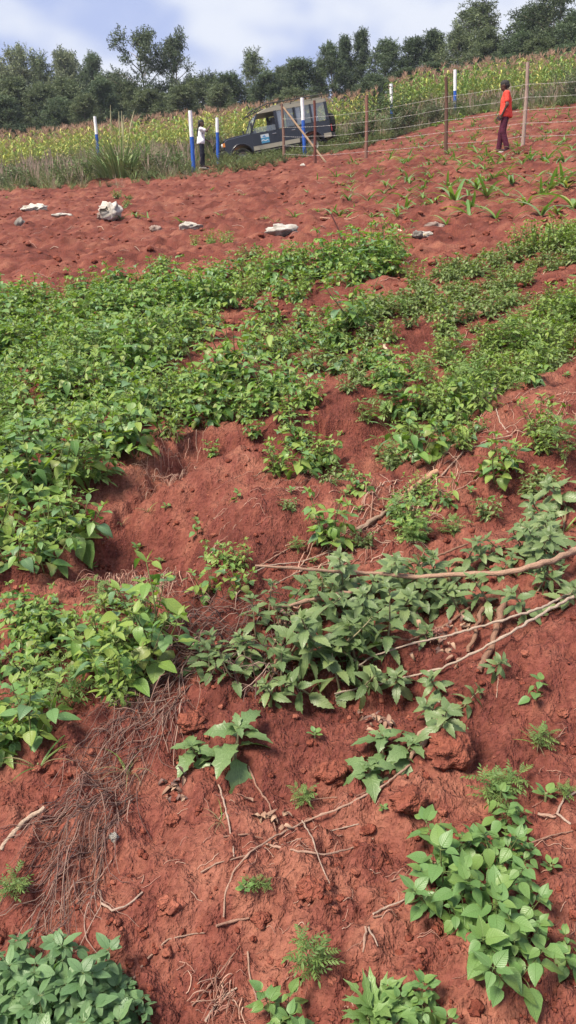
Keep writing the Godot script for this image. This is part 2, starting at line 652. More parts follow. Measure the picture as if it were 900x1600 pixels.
func make_leaf_kinds() -> void:
	var rng := rngs(400)
	var tx := leaf_texture()
	leaf_material = vc_mat("leaf", 0.40, 0.5, 0.5)
	leaf_material.backlight = Color(0.62, 0.70, 0.25).linear_to_srgb()      # light comes through yellow-green
	leaf_material.albedo_texture = tx[0]
	leaf_material.heightmap_enabled = true
	leaf_material.heightmap_texture = tx[1]
	leaf_material.heightmap_scale = 0.14
	var green := [Color(0.205, 0.365, 0.085), Color(0.155, 0.315, 0.085), Color(0.255, 0.410, 0.090), Color(0.180, 0.340, 0.120), Color(0.310, 0.445, 0.100)]
	var grey := [Color(0.205, 0.300, 0.125), Color(0.170, 0.262, 0.108), Color(0.255, 0.350, 0.145)]
	var blue := [Color(0.170, 0.310, 0.135), Color(0.210, 0.360, 0.155), Color(0.145, 0.275, 0.120)]
	var yell := [Color(0.32, 0.42, 0.085), Color(0.25, 0.37, 0.08)]
	var sets := {}
	sets["bean"] = []
	for k in 14:
		var tint: Color = green[k % 5] if k < 11 else [Color(0.29, 0.40, 0.09), Color(0.27, 0.33, 0.10), Color(0.17, 0.31, 0.15)][k - 11]
		sets["bean"].append(leaf("ovate", 0.067 * rng.randf_range(0.7, 1.25), 0.046 * rng.randf_range(0.75, 1.15), 6, rng.randf_range(0.05, 0.5), rng.randf_range(0.0, 1.3), 0.0, 0.16, tint, rng, 0.0, 0.012))
	sets["tip"] = []
	for k in 4:
		sets["tip"].append(leaf("lance", 0.05, 0.019, 5, 0.35, rng.randf_range(0.0, 0.6), 0.0, 0.1, yell[k % 2].lerp(green[2], 0.4), rng))
	sets["broad"] = []
	for k in 6:
		sets["broad"].append(leaf("ovate", 0.085, 0.058, 7, rng.randf_range(0.08, 0.25), rng.randf_range(0.2, 0.7), 0.0, 0.12, [green[0], green[1], green[2]][k % 3].lerp(blue[k % 3], 0.35), rng, 0.0, 0.015))
	sets["small"] = []
	for k in 6:
		sets["small"].append(leaf("ovate", 0.042, 0.022, 4, 0.25, rng.randf_range(0.1, 0.8), 0.0, 0.1, green[k % 5].lerp(yell[0], 0.4), rng))
	sets["smallgrey"] = []
	for k in 5:
		sets["smallgrey"].append(leaf("ovate", 0.040, 0.021, 4, 0.25, rng.randf_range(0.1, 0.8), 0.0, 0.1, grey[k % 3].lerp(yell[k % 2], 0.3), rng))
	sets["toothed"] = []
	for k in 8:
		sets["toothed"].append(leaf("lance", 0.125 * rng.randf_range(0.85, 1.15), 0.050 * rng.randf_range(0.9, 1.15), 14, rng.randf_range(0.12, 0.35), rng.randf_range(0.4, 1.1), 0.10, 0.16, grey[k % 3], rng, 0.0, 0.01))
	sets["lobed"] = []
	for k in 5:
		sets["lobed"].append(leaf("lance", 0.15, 0.085, 14, 0.22, rng.randf_range(0.8, 1.5), 0.06, 0.2, grey[k % 3].lerp(green[3], 0.3), rng, 0.35, 0.012))
	sets["potato"] = []
	for k in 7:
		sets["potato"].append(leaf("wide", 0.066 * rng.randf_range(0.7, 1.2), 0.040 * rng.randf_range(0.85, 1.15), 8, rng.randf_range(0.05, 0.3), rng.randf_range(0.2, 0.8), 0.0, 0.14, blue[k % 3], rng, 0.0, 0.008))
	sets["sow"] = []     # soft lobed rosette leaf
	for k in 4:
		sets["sow"].append(leaf("lance", 0.12, 0.04, 14, 0.2, rng.randf_range(0.3, 0.9), 0.05, 0.2, green[2].lerp(blue[1], 0.5), rng, 0.4))
	sets["round"] = []
	for k in 4:
		sets["round"].append(leaf("round", 0.032, 0.022, 5, 0.15, 0.3, 0.0, 0.1, green[k % 3].lerp(blue[1], 0.3), rng, 0.0, 0.006))
	sets["feather"] = []
	for k in 5:
		sets["feather"].append(pinnate(0.075, 5, 0.024, green[k % 3].lerp(yell[1], 0.15 if k < 3 else 0.4).lerp(grey[2], 0.25), rng))
	sets["blade"] = []
	for k in 4:
		sets["blade"].append(leaf("strap", 0.16, 0.007, 6, 0.3, rng.randf_range(0.5, 1.6), 0.0, 0.0, [green[2], Color(0.2, 0.24, 0.09), Color(0.33, 0.28, 0.15), green[1]][k], rng))
	sets["maize"] = []
	for k in 5:
		sets["maize"].append(leaf("strap", 0.22, 0.026, 7, 0.35, rng.randf_range(0.7, 2.2), 0.0, 0.05, [Color(0.16, 0.31, 0.08), Color(0.22, 0.37, 0.10), Color(0.20, 0.31, 0.13), Color(0.36, 0.43, 0.12), Color(0.15, 0.27, 0.10)][k], rng))
	leaf_kinds = sets
	for k in sets:
		leaf_meshes[k] = []
		for m in sets[k]: leaf_meshes[k].append(m.mesh(leaf_material))

# a plant plan: stems as one MB, leaves as [kind, variant, transform]
func new_plan() -> Dictionary:
	return {"stem": MB.new(), "leaves": []}

func aim(dirn: Vector3, up: Vector3, at: Vector3, sc: float) -> Transform3D:
	var z := dirn.normalized()
	var x := up.cross(z)
	if x.length() < 0.01: x = Vector3.RIGHT
	x = x.normalized()
	var y := z.cross(x).normalized()
	return Transform3D(Basis(x * sc, y * sc, z * sc), at)

func put_leaf(p: Dictionary, kind: String, rng: RandomNumberGenerator, at: Vector3, dirn: Vector3, sc: float) -> void:
	var up := Vector3(rng.randf_range(-0.35, 0.35), 1.0, rng.randf_range(-0.35, 0.35))
	p.leaves.append([kind, rng.randi() % leaf_kinds[kind].size(), aim(dirn, up, at, sc)])

func stem_curve(rng: RandomNumberGenerator, from: Vector3, dirn: Vector3, ln: float, n: int, wander: float, rise: float) -> PackedVector3Array:
	var pts := PackedVector3Array([from])
	var d := dirn.normalized()
	for i in n:
		d = (d + Vector3(rng.randf_range(-wander, wander), rng.randf_range(-wander, wander) + rise, rng.randf_range(-wander, wander))).normalized()
		pts.append(pts[pts.size() - 1] + d * ln / n)
	return pts

func taper(n: int, a: float, b: float) -> PackedFloat32Array:
	var r := PackedFloat32Array()
	for i in n: r.append(lerpf(a, b, float(i) / maxf(1.0, n - 1)))
	return r

# leafy branching weed: opposite leaves (three leaflets each when "three") on several stems
func plan_leafy(s: int, height: float, stems: int, lean: float, kind: String, size: float, three: bool, nodes := 4, tipkind := "tip") -> Dictionary:
	var rng := rngs(s)
	var p := new_plan()
	for i in stems:
		var az := TAU * i / stems + rng.randf_range(-0.5, 0.5)
		var l := lean * rng.randf_range(0.3, 1.1)
		var dirn := Vector3(cos(az) * l, 1.0, sin(az) * l)
		var h := height * rng.randf_range(0.65, 1.1)
		var pts := stem_curve(rng, Vector3(cos(az), -0.3, sin(az)) * 0.012, dirn, h, nodes + 1, 0.14, 0.08)
		p.stem.tube(pts, taper(pts.size(), 0.0030, 0.0014), 4, Color(0.11, 0.13, 0.05), false)
		for k in range(1, pts.size()):
			var t := float(k) / (pts.size() - 1)
			var a0 := az + k * PI * 0.5 + rng.randf_range(-0.4, 0.4)
			var sc := size * rng.randf_range(0.8, 1.15) * (1.1 - 0.55 * t * t)
			for side in 2:
				var a := a0 + side * PI
				var out := Vector3(cos(a), lerpf(0.25, 0.65, t) * rng.randf_range(0.4, 1.3), sin(a))
				var pet := rng.randf_range(0.015, 0.05) * size * (1.1 - 0.7 * t)
				var e := pts[k] + out.normalized() * pet
				p.stem.tube(PackedVector3Array([pts[k], e]), PackedFloat32Array([0.0014, 0.001]), 3, Color(0.12, 0.15, 0.05), false)
				var flat := Vector3(out.x, rng.randf_range(-0.95, 0.25) + 0.25 * t, out.z)
				if three:
					for q in [-1.0, 0.0, 1.0]:
						put_leaf(p, kind, rng, e, flat.rotated(Vector3.UP, q * 1.05), sc * (0.95 if q == 0.0 else 0.8))
				else:
					put_leaf(p, kind, rng, e, flat, sc)
		var tipat := pts[pts.size() - 1]
		for q in 3:
			var a := rng.randf() * TAU
			put_leaf(p, tipkind, rng, tipat, Vector3(cos(a), rng.randf_range(0.5, 1.4), sin(a)), size * rng.randf_range(0.55, 0.9))
	return p

# shoot with spiralling drooping toothed leaves
func plan_toothed(s: int, height: float, n: int, size: float, kind := "toothed", lean := 0.25) -> Dictionary:
	var rng := rngs(s)
	var p := new_plan()
	var az0 := rng.randf() * TAU
	var pts := stem_curve(rng, Vector3(0, -0.01, 0), Vector3(cos(az0) * lean, 1, sin(az0) * lean), height, 6, 0.12, 0.05)
	p.stem.tube(pts, taper(pts.size(), 0.006, 0.003), 5, Color(0.19, 0.17, 0.10), false)
	for i in n:
		var t := pow((i + 0.6) / n, 0.8)
		var f := t * (pts.size() - 1)
		var k := mini(int(f), pts.size() - 2)
		var at := pts[k].lerp(pts[k + 1], f - k)
		var a := i * 2.4 + rng.randf_range(-0.25, 0.25)
		var el := lerpf(-0.35, 0.75, t) + rng.randf_range(-0.15, 0.15)
		put_leaf(p, kind, rng, at, Vector3(cos(a), el, sin(a)), size * rng.randf_range(0.85, 1.1) * (1.05 - 0.45 * pow(t, 2.0)))
	for q in 5:
		var a := q * 1.26 + rng.randf()
		put_leaf(p, kind, rng, pts[pts.size() - 1], Vector3(cos(a), rng.randf_range(0.7, 1.6), sin(a)), size * rng.randf_range(0.28, 0.42))
	return p

func plan_rosette(s: int, n: int, size: float, kind: String, el0: float, el1: float) -> Dictionary:
	var rng := rngs(s)
	var p := new_plan()
	p.stem.tube(PackedVector3Array([Vector3(0, -0.02, 0), Vector3(0, 0.02, 0)]), PackedFloat32Array([0.005, 0.004]), 5, Color(0.16, 0.18, 0.08))
	for i in n:
		var a := i * 2.4 + rng.randf_range(-0.3, 0.3)
		var t := float(i) / n
		put_leaf(p, kind, rng, Vector3(cos(a) * 0.004, 0.012 + 0.01 * t, sin(a) * 0.004), Vector3(cos(a), lerpf(el0, el1, t) + rng.randf_range(-0.1, 0.1), sin(a)), size * rng.randf_range(0.75, 1.1))
	return p

func plan_feather(s: int, height: float, size: float, stems := 3) -> Dictionary:
	var rng := rngs(s)
	var p := new_plan()
	for i in stems:
		var az := TAU * i / stems + rng.randf()
		var pts := stem_curve(rng, Vector3.ZERO, Vector3(cos(az) * 0.5, 1, sin(az) * 0.5), height * rng.randf_range(0.6, 1.1), 4, 0.15, 0.1)
		p.stem.tube(pts, taper(pts.size(), 0.0025, 0.0014), 4, Color(0.15, 0.17, 0.07), false)
		for k in range(1, pts.size()):
			for side in 2:
				var a := az + k * 1.57 + side * PI + rng.randf_range(-0.4, 0.4)
				put_leaf(p, "feather", rng, pts[k], Vector3(cos(a), rng.randf_range(0.2, 0.9), sin(a)), size * rng.randf_range(0.8, 1.15))
		for q in 3:
			var a := rng.randf() * TAU
			put_leaf(p, "feather", rng, pts[pts.size() - 1], Vector3(cos(a), 1.3, sin(a)), size * 0.6)
	return p

func plan_tuft(s: int, n: int, size: float, kind := "blade", spread := 0.7) -> Dictionary:
	var rng := rngs(s)
	var p := new_plan()
	p.stem.tube(PackedVector3Array([Vector3(0, -0.03, 0), Vector3(0, 0.02 * size, 0)]), PackedFloat32Array([0.004 * size, 0.003 * size]), 5, Color(0.22, 0.22, 0.11))
	for i in n:
		var a := rng.randf() * TAU
		put_leaf(p, kind, rng, Vector3(cos(a), 0, sin(a)) * 0.008 * size, Vector3(cos(a) * spread, rng.randf_range(0.6, 1.6), sin(a) * spread), size * rng.randf_range(0.6, 1.15))
	return p

# plan -> prototype whose leaves are parts of their own
func proto_parts(p: Dictionary) -> Node3D:
	var o := Node3D.new()
	piece("stem", p.stem.mesh(vc_mat("plant stem", 0.6, 0.4)), o)
	for l in p.leaves:
		piece("leaf", leaf_meshes[l[0]][l[1]], o, l[2])
	return o

# plan -> prototype for plants too far away to pick the leaves apart
func proto_joined(p: Dictionary) -> Node3D:
	var o := Node3D.new()
	piece("stem", p.stem.mesh(vc_mat("plant stem", 0.6, 0.4)), o)
	var f := piece("foliage", joined(p).mesh(leaf_material), o)
	f.set_meta("kind", "stuff")
	return o

func joined(p: Dictionary, with_stem := false) -> MB:
	var m := MB.new()
	for l in p.leaves: m.merge(leaf_kinds[l[0]][l[1]], l[2])
	if with_stem: m.merge(p.stem, Transform3D())
	return m

func plant(proto: Node3D, called: String, label: String, category: String, group: String, at: Vector3, turn: float, sc: float, tilt := Vector3.UP) -> Node3D:
	var o: Node3D = proto.duplicate()
	top(o, called)
	var b := Basis(Vector3.UP, turn)
	if tilt != Vector3.UP:
		b = Basis(Quaternion(Vector3.UP, tilt.normalized())) * b
	o.transform = Transform3D(b.scaled(Vector3.ONE * sc), at)
	tag(o, label, category, group)
	return o

# spots in a patch about "gap" apart
func scatter(area: PackedVector2Array, gap: float, s: int, keep := 1.0) -> Array:
	var rng := rngs(s)
	var lo := area[0]
	var hi := area[0]
	for q in area:
		lo = lo.min(q); hi = hi.max(q)
	var out := []
	var y := lo.y
	while y < hi.y:
		var x := lo.x
		while x < hi.x:
			var q := Vector2(x + rng.randf_range(-0.45, 0.45) * gap, y + rng.randf_range(-0.45, 0.45) * gap)
			if rng.randf() < keep and Geometry2D.is_point_in_polygon(q, area): out.append(q)
			x += gap
		y += gap
	return out

# ---------------------------------------------------------------- trees behind the field
# crown of leaf-sized faces in clumps; the tree is 10 m tall
func tree_proto(s: int, kind: String, col: Color) -> Node3D:
	var rng := rngs(s)
	var wood := MB.new()
	var bark := Color(0.20, 0.17, 0.14) if kind != "gum" else Color(0.34, 0.30, 0.25)
	var trunk := stem_curve(rng, Vector3(0, -0.3, 0), Vector3(rng.randf_range(-0.06, 0.06), 1, rng.randf_range(-0.06, 0.06)), 9.3, 9, 0.07, 0.05)
	wood.tube(trunk, taper(trunk.size(), 0.17, 0.02), 7, bark, false, 0.1, rng)
	var clumps := []
	var limbs: int = {"cone": 46, "gum": 30, "open": 34, "dense": 40}[kind]
	for i in limbs:
		var t: float = (i + rng.randf()) / limbs
		var y := lerpf(0.6, 9.6, t)
		var reach := 1.0
		match kind:
			"cone": reach = lerpf(1.9, 0.25, pow(t, 1.1)) * rng.randf_range(0.7, 1.15)
			"gum": reach = 2.3 * sin(PI * clampf(t * 0.85 + 0.13, 0, 1)) * rng.randf_range(0.55, 1.25)
			"open": reach = 3.1 * pow(sin(PI * clampf(t * 0.8 + 0.16, 0, 1)), 0.8) * rng.randf_range(0.6, 1.25)
			"dense": reach = 2.7 * pow(sin(PI * clampf(t * 0.8 + 0.19, 0, 1)), 0.7) * (1.1 - 0.5 * t) * rng.randf_range(0.7, 1.15)
		var f: float = clampf((y + 0.3) / 9.3, 0, 0.999) * (trunk.size() - 1)
		var k := mini(int(f), trunk.size() - 2)
		var at := trunk[k].lerp(trunk[k + 1], f - k)
		var az := i * 2.4 + rng.randf_range(-0.5, 0.5)
		var rise: float = {"cone": 0.2, "gum": 0.8, "open": 0.55, "dense": 0.35}[kind]
		var pts := stem_curve(rng, at, Vector3(cos(az), rise, sin(az)), reach, 4, 0.15, 0.03)
		wood.tube(pts, taper(5, 0.05, 0.012), 4, bark, false)
		for q in [2, 3, 4]:
			if kind == "open" and rng.randf() < 0.18: continue
			clumps.append([pts[q] + Vector3(rng.randf_range(-0.25, 0.25), rng.randf_range(-0.1, 0.3), rng.randf_range(-0.25, 0.25)), rng.randf_range(0.36, 0.68) * (0.8 if kind == "cone" else 1.0)])
	# each clump holds sprigs of slender leaves
	var where := []
	var tints := []
	for cl in clumps:
		var cc: Vector3 = cl[0]
		var r: float = cl[1]
		var age := rng.randf_range(0.75, 1.3)      # young growth is paler than old
		for j in int({"cone": 15, "gum": 12, "open": 17, "dense": 18}[kind] * r * 2.0):
			var dirn := Vector3(rng.randfn(), rng.randfn(), rng.randfn()).normalized()
			var p := cc + dirn * r * pow(rng.randf(), 0.5) * Vector3(1, 0.9, 1)
			var dd := dirn + Vector3(rng.randf_range(-0.5, 0.5), rng.randf_range(-0.2, 0.7), rng.randf_range(-0.5, 0.5))
			where.append(aim(dd, Vector3(rng.randf_range(-1, 1), 1, rng.randf_range(-1, 1)), p, rng.randf_range(0.75, 1.25)))
			var variety := age * rng.randf_range(0.85, 1.15)
			tints.append(Color(col.r * variety, col.g * variety, col.b * variety * rng.randf_range(0.85, 1.1)))
	var mm := MultiMesh.new()
	mm.transform_format = MultiMesh.TRANSFORM_3D
	mm.use_colors = true
	mm.mesh = sprig_mesh()
	mm.instance_count = where.size()
	for i in where.size():
		mm.set_instance_transform(i, where[i])
		mm.set_instance_color(i, tints[i])
	var o := Node3D.new()
	piece("trunk", wood.mesh(vc_mat("bark", 0.9, 0.3)), o)
	var cr := MultiMeshInstance3D.new()
	cr.name = "crown"
	cr.multimesh = mm
	o.add_child(cr)
	cr.set_meta("kind", "stuff")
	return o

var sprig: ArrayMesh
func sprig_mesh() -> ArrayMesh:
	if sprig: return sprig
	var rng := rngs(499)
	var m := MB.new()
	for i in 17:
		var t := i / 16.0
		var at := Vector3(rng.randf_range(-0.06, 0.06), -0.10 * t * t + rng.randf_range(-0.06, 0.06), 0.5 * t - 0.2)
		var a := Vector3(rng.randf_range(-1, 1), rng.randf_range(-1.2, 0.5), rng.randf_range(-0.2, 1.0)).normalized() * rng.randf_range(0.07, 0.13)
		var b := a.cross(Vector3(rng.randf_range(-1, 1), rng.randf_range(-1, 1), rng.randf_range(-1, 1))).normalized() * rng.randf_range(0.022, 0.036)
		var nn := a.cross(b).normalized()
		if nn.y < 0.0: nn = -nn
		var k := m.vert(at, nn, Color.WHITE); m.vert(at + a + b, nn, Color.WHITE); m.vert(at + a * 2.0, nn, Color.WHITE); m.vert(at + a - b, nn, Color.WHITE)
		m.quad(k, k + 1, k + 2, k + 3)
	sprig = m.mesh(vc_mat("tree leaves", 0.55, 0.4, 0.4))
	return sprig

func make_trees() -> void:
	var dark := Color(0.074, 0.108, 0.058)
	var olive := Color(0.112, 0.146, 0.072)
	var pale := Color(0.172, 0.205, 0.118)
	var protos := {
		"cone": [tree_proto(501, "cone", dark), tree_proto(502, "cone", olive)],
		"gum": [tree_proto(511, "gum", olive), tree_proto(512, "gum", pale)],
		"open": [tree_proto(521, "open", dark * Color(1.1, 1.05, 1.0))],
		"dense": [tree_proto(531, "dense", olive), tree_proto(532, "dense", dark * Color(1.15, 1.15, 1.1))],
	}
	var says := {
		"cone": "narrow dark pointed tree in the row behind the maize",
		"gum": "loose pale grey-green tree rising among the darker trees",
	}
	# pixel of the top, width in pixels, depth, kind, variant
	var list := [
		[-40, 85, 90, 66, "gum", 1], [5, 96, 60, 64, "gum", 1], [28, 66, 62, 72, "gum", 1], [60, 84, 50, 72, "gum", 0], [84, 76, 48, 74, "cone", 2], [106, 74, 52, 72, "gum", 1], [134, 80, 46, 70, "dense", 1],
		[18, 118, 70, 58, "dense", 2], [58, 128, 66, 57, "dense", 0], [96, 118, 64, 59, "dense", 2], [148, 122, 62, 58, "dense", 1], [176, 112, 54, 63, "dense", 2], [198, 122, 52, 60, "dense", 0], [78, 148, 54, 52, "dense", 1], [132, 146, 50, 52, "dense", 0], [4, 150, 60, 52, "dense", 1],
		[226, 46, 74, 60, "open", 0], [268, 54, 62, 61, "open", 0], [236, 140, 66, 54, "dense", 2], [282, 132, 60, 56, "dense", 0], [312, 122, 56, 60, "gum", 2], [332, 112, 52, 62, "gum", 0], [346, 130, 46, 56, "dense", 0],
		[368, 112, 54, 60, "dense", 1], [396, 78, 46, 64, "gum", 2], [414, 112, 54, 58, "dense", 1], [432, 92, 34, 62, "cone", 1], [448, 84, 34, 63, "cone", 0], [474, 92, 62, 58, "dense", 1], [500, 86, 26, 64, "gum", 0], [526, 62, 44, 58, "dense", 1], [452, 138, 52, 52, "dense", 0], [498, 146, 48, 52, "dense", 2],
		[552, 50, 30, 60, "cone", 0], [574, 42, 32, 60, "cone", 0], [602, 54, 52, 57, "dense", 1], [632, 56, 46, 58, "cone", 2], [662, 38, 44, 57, "cone", 0], [694, 48, 36, 58, "cone", 2], [584, 110, 50, 52, "dense", 1], [640, 108, 56, 50, "dense", 1], [690, 98, 56, 49, "dense", 1],
		[744, -2, 84, 56, "gum", 2], [716, 40, 50, 54, "gum", 0], [766, 40, 56, 52, "dense", 2], [800, 50, 58, 50, "dense", 1], [830, 0, 78, 52, "dense", 1], [868, -20, 90, 50, "open", 0], [900, 6, 80, 47, "dense", 1], [850, 60, 66, 46, "dense", 2], [780, 84, 54, 46, "dense", 1], [940, -10, 100, 50, "dense", 1], [896, 66, 60, 44, "dense", 1],
	]
	var rng := rngs(540)
	var f := PHOTO.y * 0.5 / tan(deg_to_rad(FOV * 0.5))
	for t in list:
		t[3] *= 1.2
		var r := ray(t[0], t[1])
		var k: float = t[3] / -r.z
		var tip := EYE + r * k
		var foot := base_h(tip.x, t[3])
		var h: float = tip.y - foot
		var w: float = t[2] * 1.35 / f * t[3]
		var o: Node3D = protos[t[4]][t[5] % protos[t[4]].size()].duplicate()
		top(o, {"cone": "conifer_tree", "gum": "gum_tree", "open": "broad_tree", "dense": "leafy_tree"}[t[4]])
		var full: float = {"cone": 3.4, "gum": 4.6, "open": 5.8, "dense": 5.0}[t[4]]
		o.transform = Transform3D(Basis(Vector3.UP, rng.randf() * TAU).scaled(Vector3(w / full, h / 10.0, w / full)), Vector3(tip.x, foot, -t[3]))
		var says_it: String = says.get(t[4], "")
		if t[4] == "open":
			says_it = "tall dark broad-crowned tree standing clear above the trees beyond the elephant grass" if t[0] < 500 else "huge dark spreading tree above the tasselled maize by the fence"
		elif t[4] == "dense":
			says_it = "dense olive-green tree in the belt behind the yellowing maize" if t[0] < 355 else ("dense dark tree in the belt behind the safari car" if t[0] < 530 else ("dense dark tree between the pointed trees above the green maize" if t[0] < 720 else "dense dark tree in the tall stand beyond the man in orange"))
		elif t[4] == "gum" and t[0] == 744:
			says_it = "tallest pale feathery gum tree, towering over the dark pointed row"
		tag(o, says_it, "tree", "trees behind the maize field")
	for k in protos:
		for p in protos[k]: p.free()

# ---------------------------------------------------------------- maize
func maize_plan(s: int, cols: Array, leaves: int, dry: float) -> Array:
	var rng := rngs(s)
	var stalk := MB.new()
	var lv := MB.new()
	var tas := MB.new()
	var pts := stem_curve(rng, Vector3(0, -0.05, 0), Vector3(rng.randf_range(-0.08, 0.08), 1, rng.randf_range(-0.08, 0.08)), 2.0, 6, 0.03, 0.02)
	stalk.tube(pts, taper(pts.size(), 0.016, 0.007), 5, Color(0.22, 0.24, 0.09), false)
	var az := rng.randf() * TAU
	for i in leaves:
		var t := lerpf(0.12, 0.96, float(i) / (leaves - 1))
		var fpos := t * (pts.size() - 1)
		var k := mini(int(fpos), pts.size() - 2)
		var at := pts[k].lerp(pts[k + 1], fpos - k)
		var a := az + i * PI + rng.randf_range(-0.5, 0.5)
		var col: Color = cols[rng.randi() % cols.size()]
		if t < dry: col = Color(0.36, 0.28, 0.15)
		var ln := rng.randf_range(0.55, 0.8) * (1.0 - 0.35 * maxf(0.0, t - 0.6))
		lv.merge(leaf("strap", ln, rng.randf_range(0.065, 0.09), 6, 0.3, rng.randf_range(1.2, 2.4), 0.0, 0.2, col, rng), aim(Vector3(cos(a), rng.randf_range(0.9, 1.8), sin(a)), Vector3.UP, at, 1.0))
	var tip := pts[pts.size() - 1]
	for i in 9:
		var a := rng.randf() * TAU
		var up := stem_curve(rng, tip, Vector3(cos(a) * 0.45, 1, sin(a) * 0.45) if i else Vector3.UP, rng.randf_range(0.22, 0.34), 3, 0.15, -0.05)
		tas.tube(up, PackedFloat32Array([0.006, 0.011, 0.010, 0.005]), 3, Color(0.42, 0.26, 0.19) * rng.randf_range(0.8, 1.2), false)
	return [stalk, lv, tas]

func make_maize_field() -> void:
	var fresh := [Color(0.20, 0.31, 0.075), Color(0.27, 0.38, 0.09), Color(0.16, 0.27, 0.075)]
	var yellow := [Color(0.46, 0.47, 0.11), Color(0.38, 0.43, 0.10), Color(0.52, 0.48, 0.15), Color(0.27, 0.36, 0.09)]
	var vm := vc_mat("maize leaves", 0.5, 0.4, 0.35)
	var protos := []
	var joined_meshes := []
	for k in 8:
		var pl := maize_plan(600 + k, yellow if k < 4 else fresh, 11 + k % 3, 0.30 if k % 2 == 0 else 0.42)
		var o := Node3D.new()
		piece("stalk", pl[0].mesh(vm), o)
		var lf := piece("leaves", pl[1].mesh(vm), o)
		lf.set_meta("kind", "stuff")
		var ts := piece("tassel", pl[2].mesh(vm), o)
		ts.set_meta("kind", "stuff")
		protos.append(o)
		var all := MB.new()
		for q in pl: all.merge(q, Transform3D())
		joined_meshes.append(all.mesh(vm))
	var rng := rngs(610)
	var rest := []
	for k in 8: rest.append([])
	# the front edges of both stands, then rows behind them
	var stands := [
		{"a": Vector2(-28, 36.0), "b": Vector2(-0.5, 41.5), "rows": 22, "first": 2, "v": 0, "label": "yellowing maize plant at the front of the stand beyond the blue and white posts"},
		{"a": Vector2(-0.5, 41.5), "b": Vector2(5.0, 43.5), "rows": 12, "first": 1, "v": 0, "label": "maize plant standing just behind the dark safari car"},
		{"a": Vector2(5.0, 43.0), "b": Vector2(30, 39.0), "rows": 16, "first": 2, "v": 4, "label": "green tasselled maize plant on the bank behind the barbed wire fence"},
	]
	for st in stands:
		var dirn: Vector2 = (st.b - st.a).normalized()
		var back := Vector2(-dirn.y, dirn.x)
		var along: float = st.a.distance_to(st.b)
		for r in st.rows:
			var s := rng.randf() * 0.3
			while s < along:
				var q: Vector2 = st.a + dirn * s + back * (r * 0.72 + rng.randf_range(-0.4, 0.4))
				s += rng.randf_range(0.2, 0.55)
				var px := q.x / q.y * 1208.0 + 450.0
				if px < -120 or px > 1020: continue
				var v: int = st.v + rng.randi() % 4
				if st.v == 0 and rng.randf() < 0.32: v = 4 + rng.randi() % 4
				if st.v == 4 and rng.randf() < 0.25: v = rng.randi() % 4
				var sc := rng.randf_range(0.66, 1.1) * (1.0 if st.v == 4 else 0.92)
				var xf := Transform3D(Basis(Vector3.UP, rng.randf() * TAU).scaled(Vector3(sc * 1.05, sc, sc * 1.05)), on(q.x, q.y))
				if r < st.first and px > -20 and px < 920:
					var o: Node3D = protos[v].duplicate()
					top(o, "maize_plant")
					o.transform = xf
					tag(o, st.label, "maize", "maize along the field edge")
				else:
					rest[v].append(xf)
	for v in 8:
		var mm := MultiMesh.new()
		mm.transform_format = MultiMesh.TRANSFORM_3D
		mm.mesh = joined_meshes[v]
		mm.instance_count = rest[v].size()
		for i in rest[v].size(): mm.set_instance_transform(i, rest[v][i])
		var o := MultiMeshInstance3D.new()
		o.multimesh = mm
		top(o, "maize_stand")
		tag(o, "deep rows of yellowing maize filling the field below the trees" if v < 4 else "deep rows of green maize filling the field below the trees", "maize field", "maize rows in the field", "stuff")
	for p in protos: p.free()

# ---------------------------------------------------------------- grass and weeds along the track
func multi(called: String, mesh: Mesh, xfs: Array, label: String, category: String, group := "", tints: Array = []) -> void:
	var mm := MultiMesh.new()
	mm.transform_format = MultiMesh.TRANSFORM_3D
	mm.use_colors = not tints.is_empty()
	mm.mesh = mesh
	mm.instance_count = xfs.size()
	for i in xfs.size():
		mm.set_instance_transform(i, xfs[i])
		if tints: mm.set_instance_color(i, tints[i])
	var o := MultiMeshInstance3D.new()
	o.multimesh = mm
	top(o, called)
	tag(o, label, category, group, "stuff")

func field_edge(px: float) -> float:      # depth at which the red soil ends, by direction from the camera
	var pts := [[-200, 34.0], [0, 31.5], [100, 28.0], [200, 25.6], [300, 25.2], [400, 25.4], [445, 27.4], [480, 29.2], [560, 31.0], [640, 34.5], [700, 35.5], [900, 33.0], [1100, 32.5]]
	for i in pts.size() - 1:
		if px <= pts[i + 1][0]:
			return lerpf(pts[i][1], pts[i + 1][1], clampf((px - pts[i][0]) / (pts[i + 1][0] - pts[i][0]), 0, 1))
	return 32.5

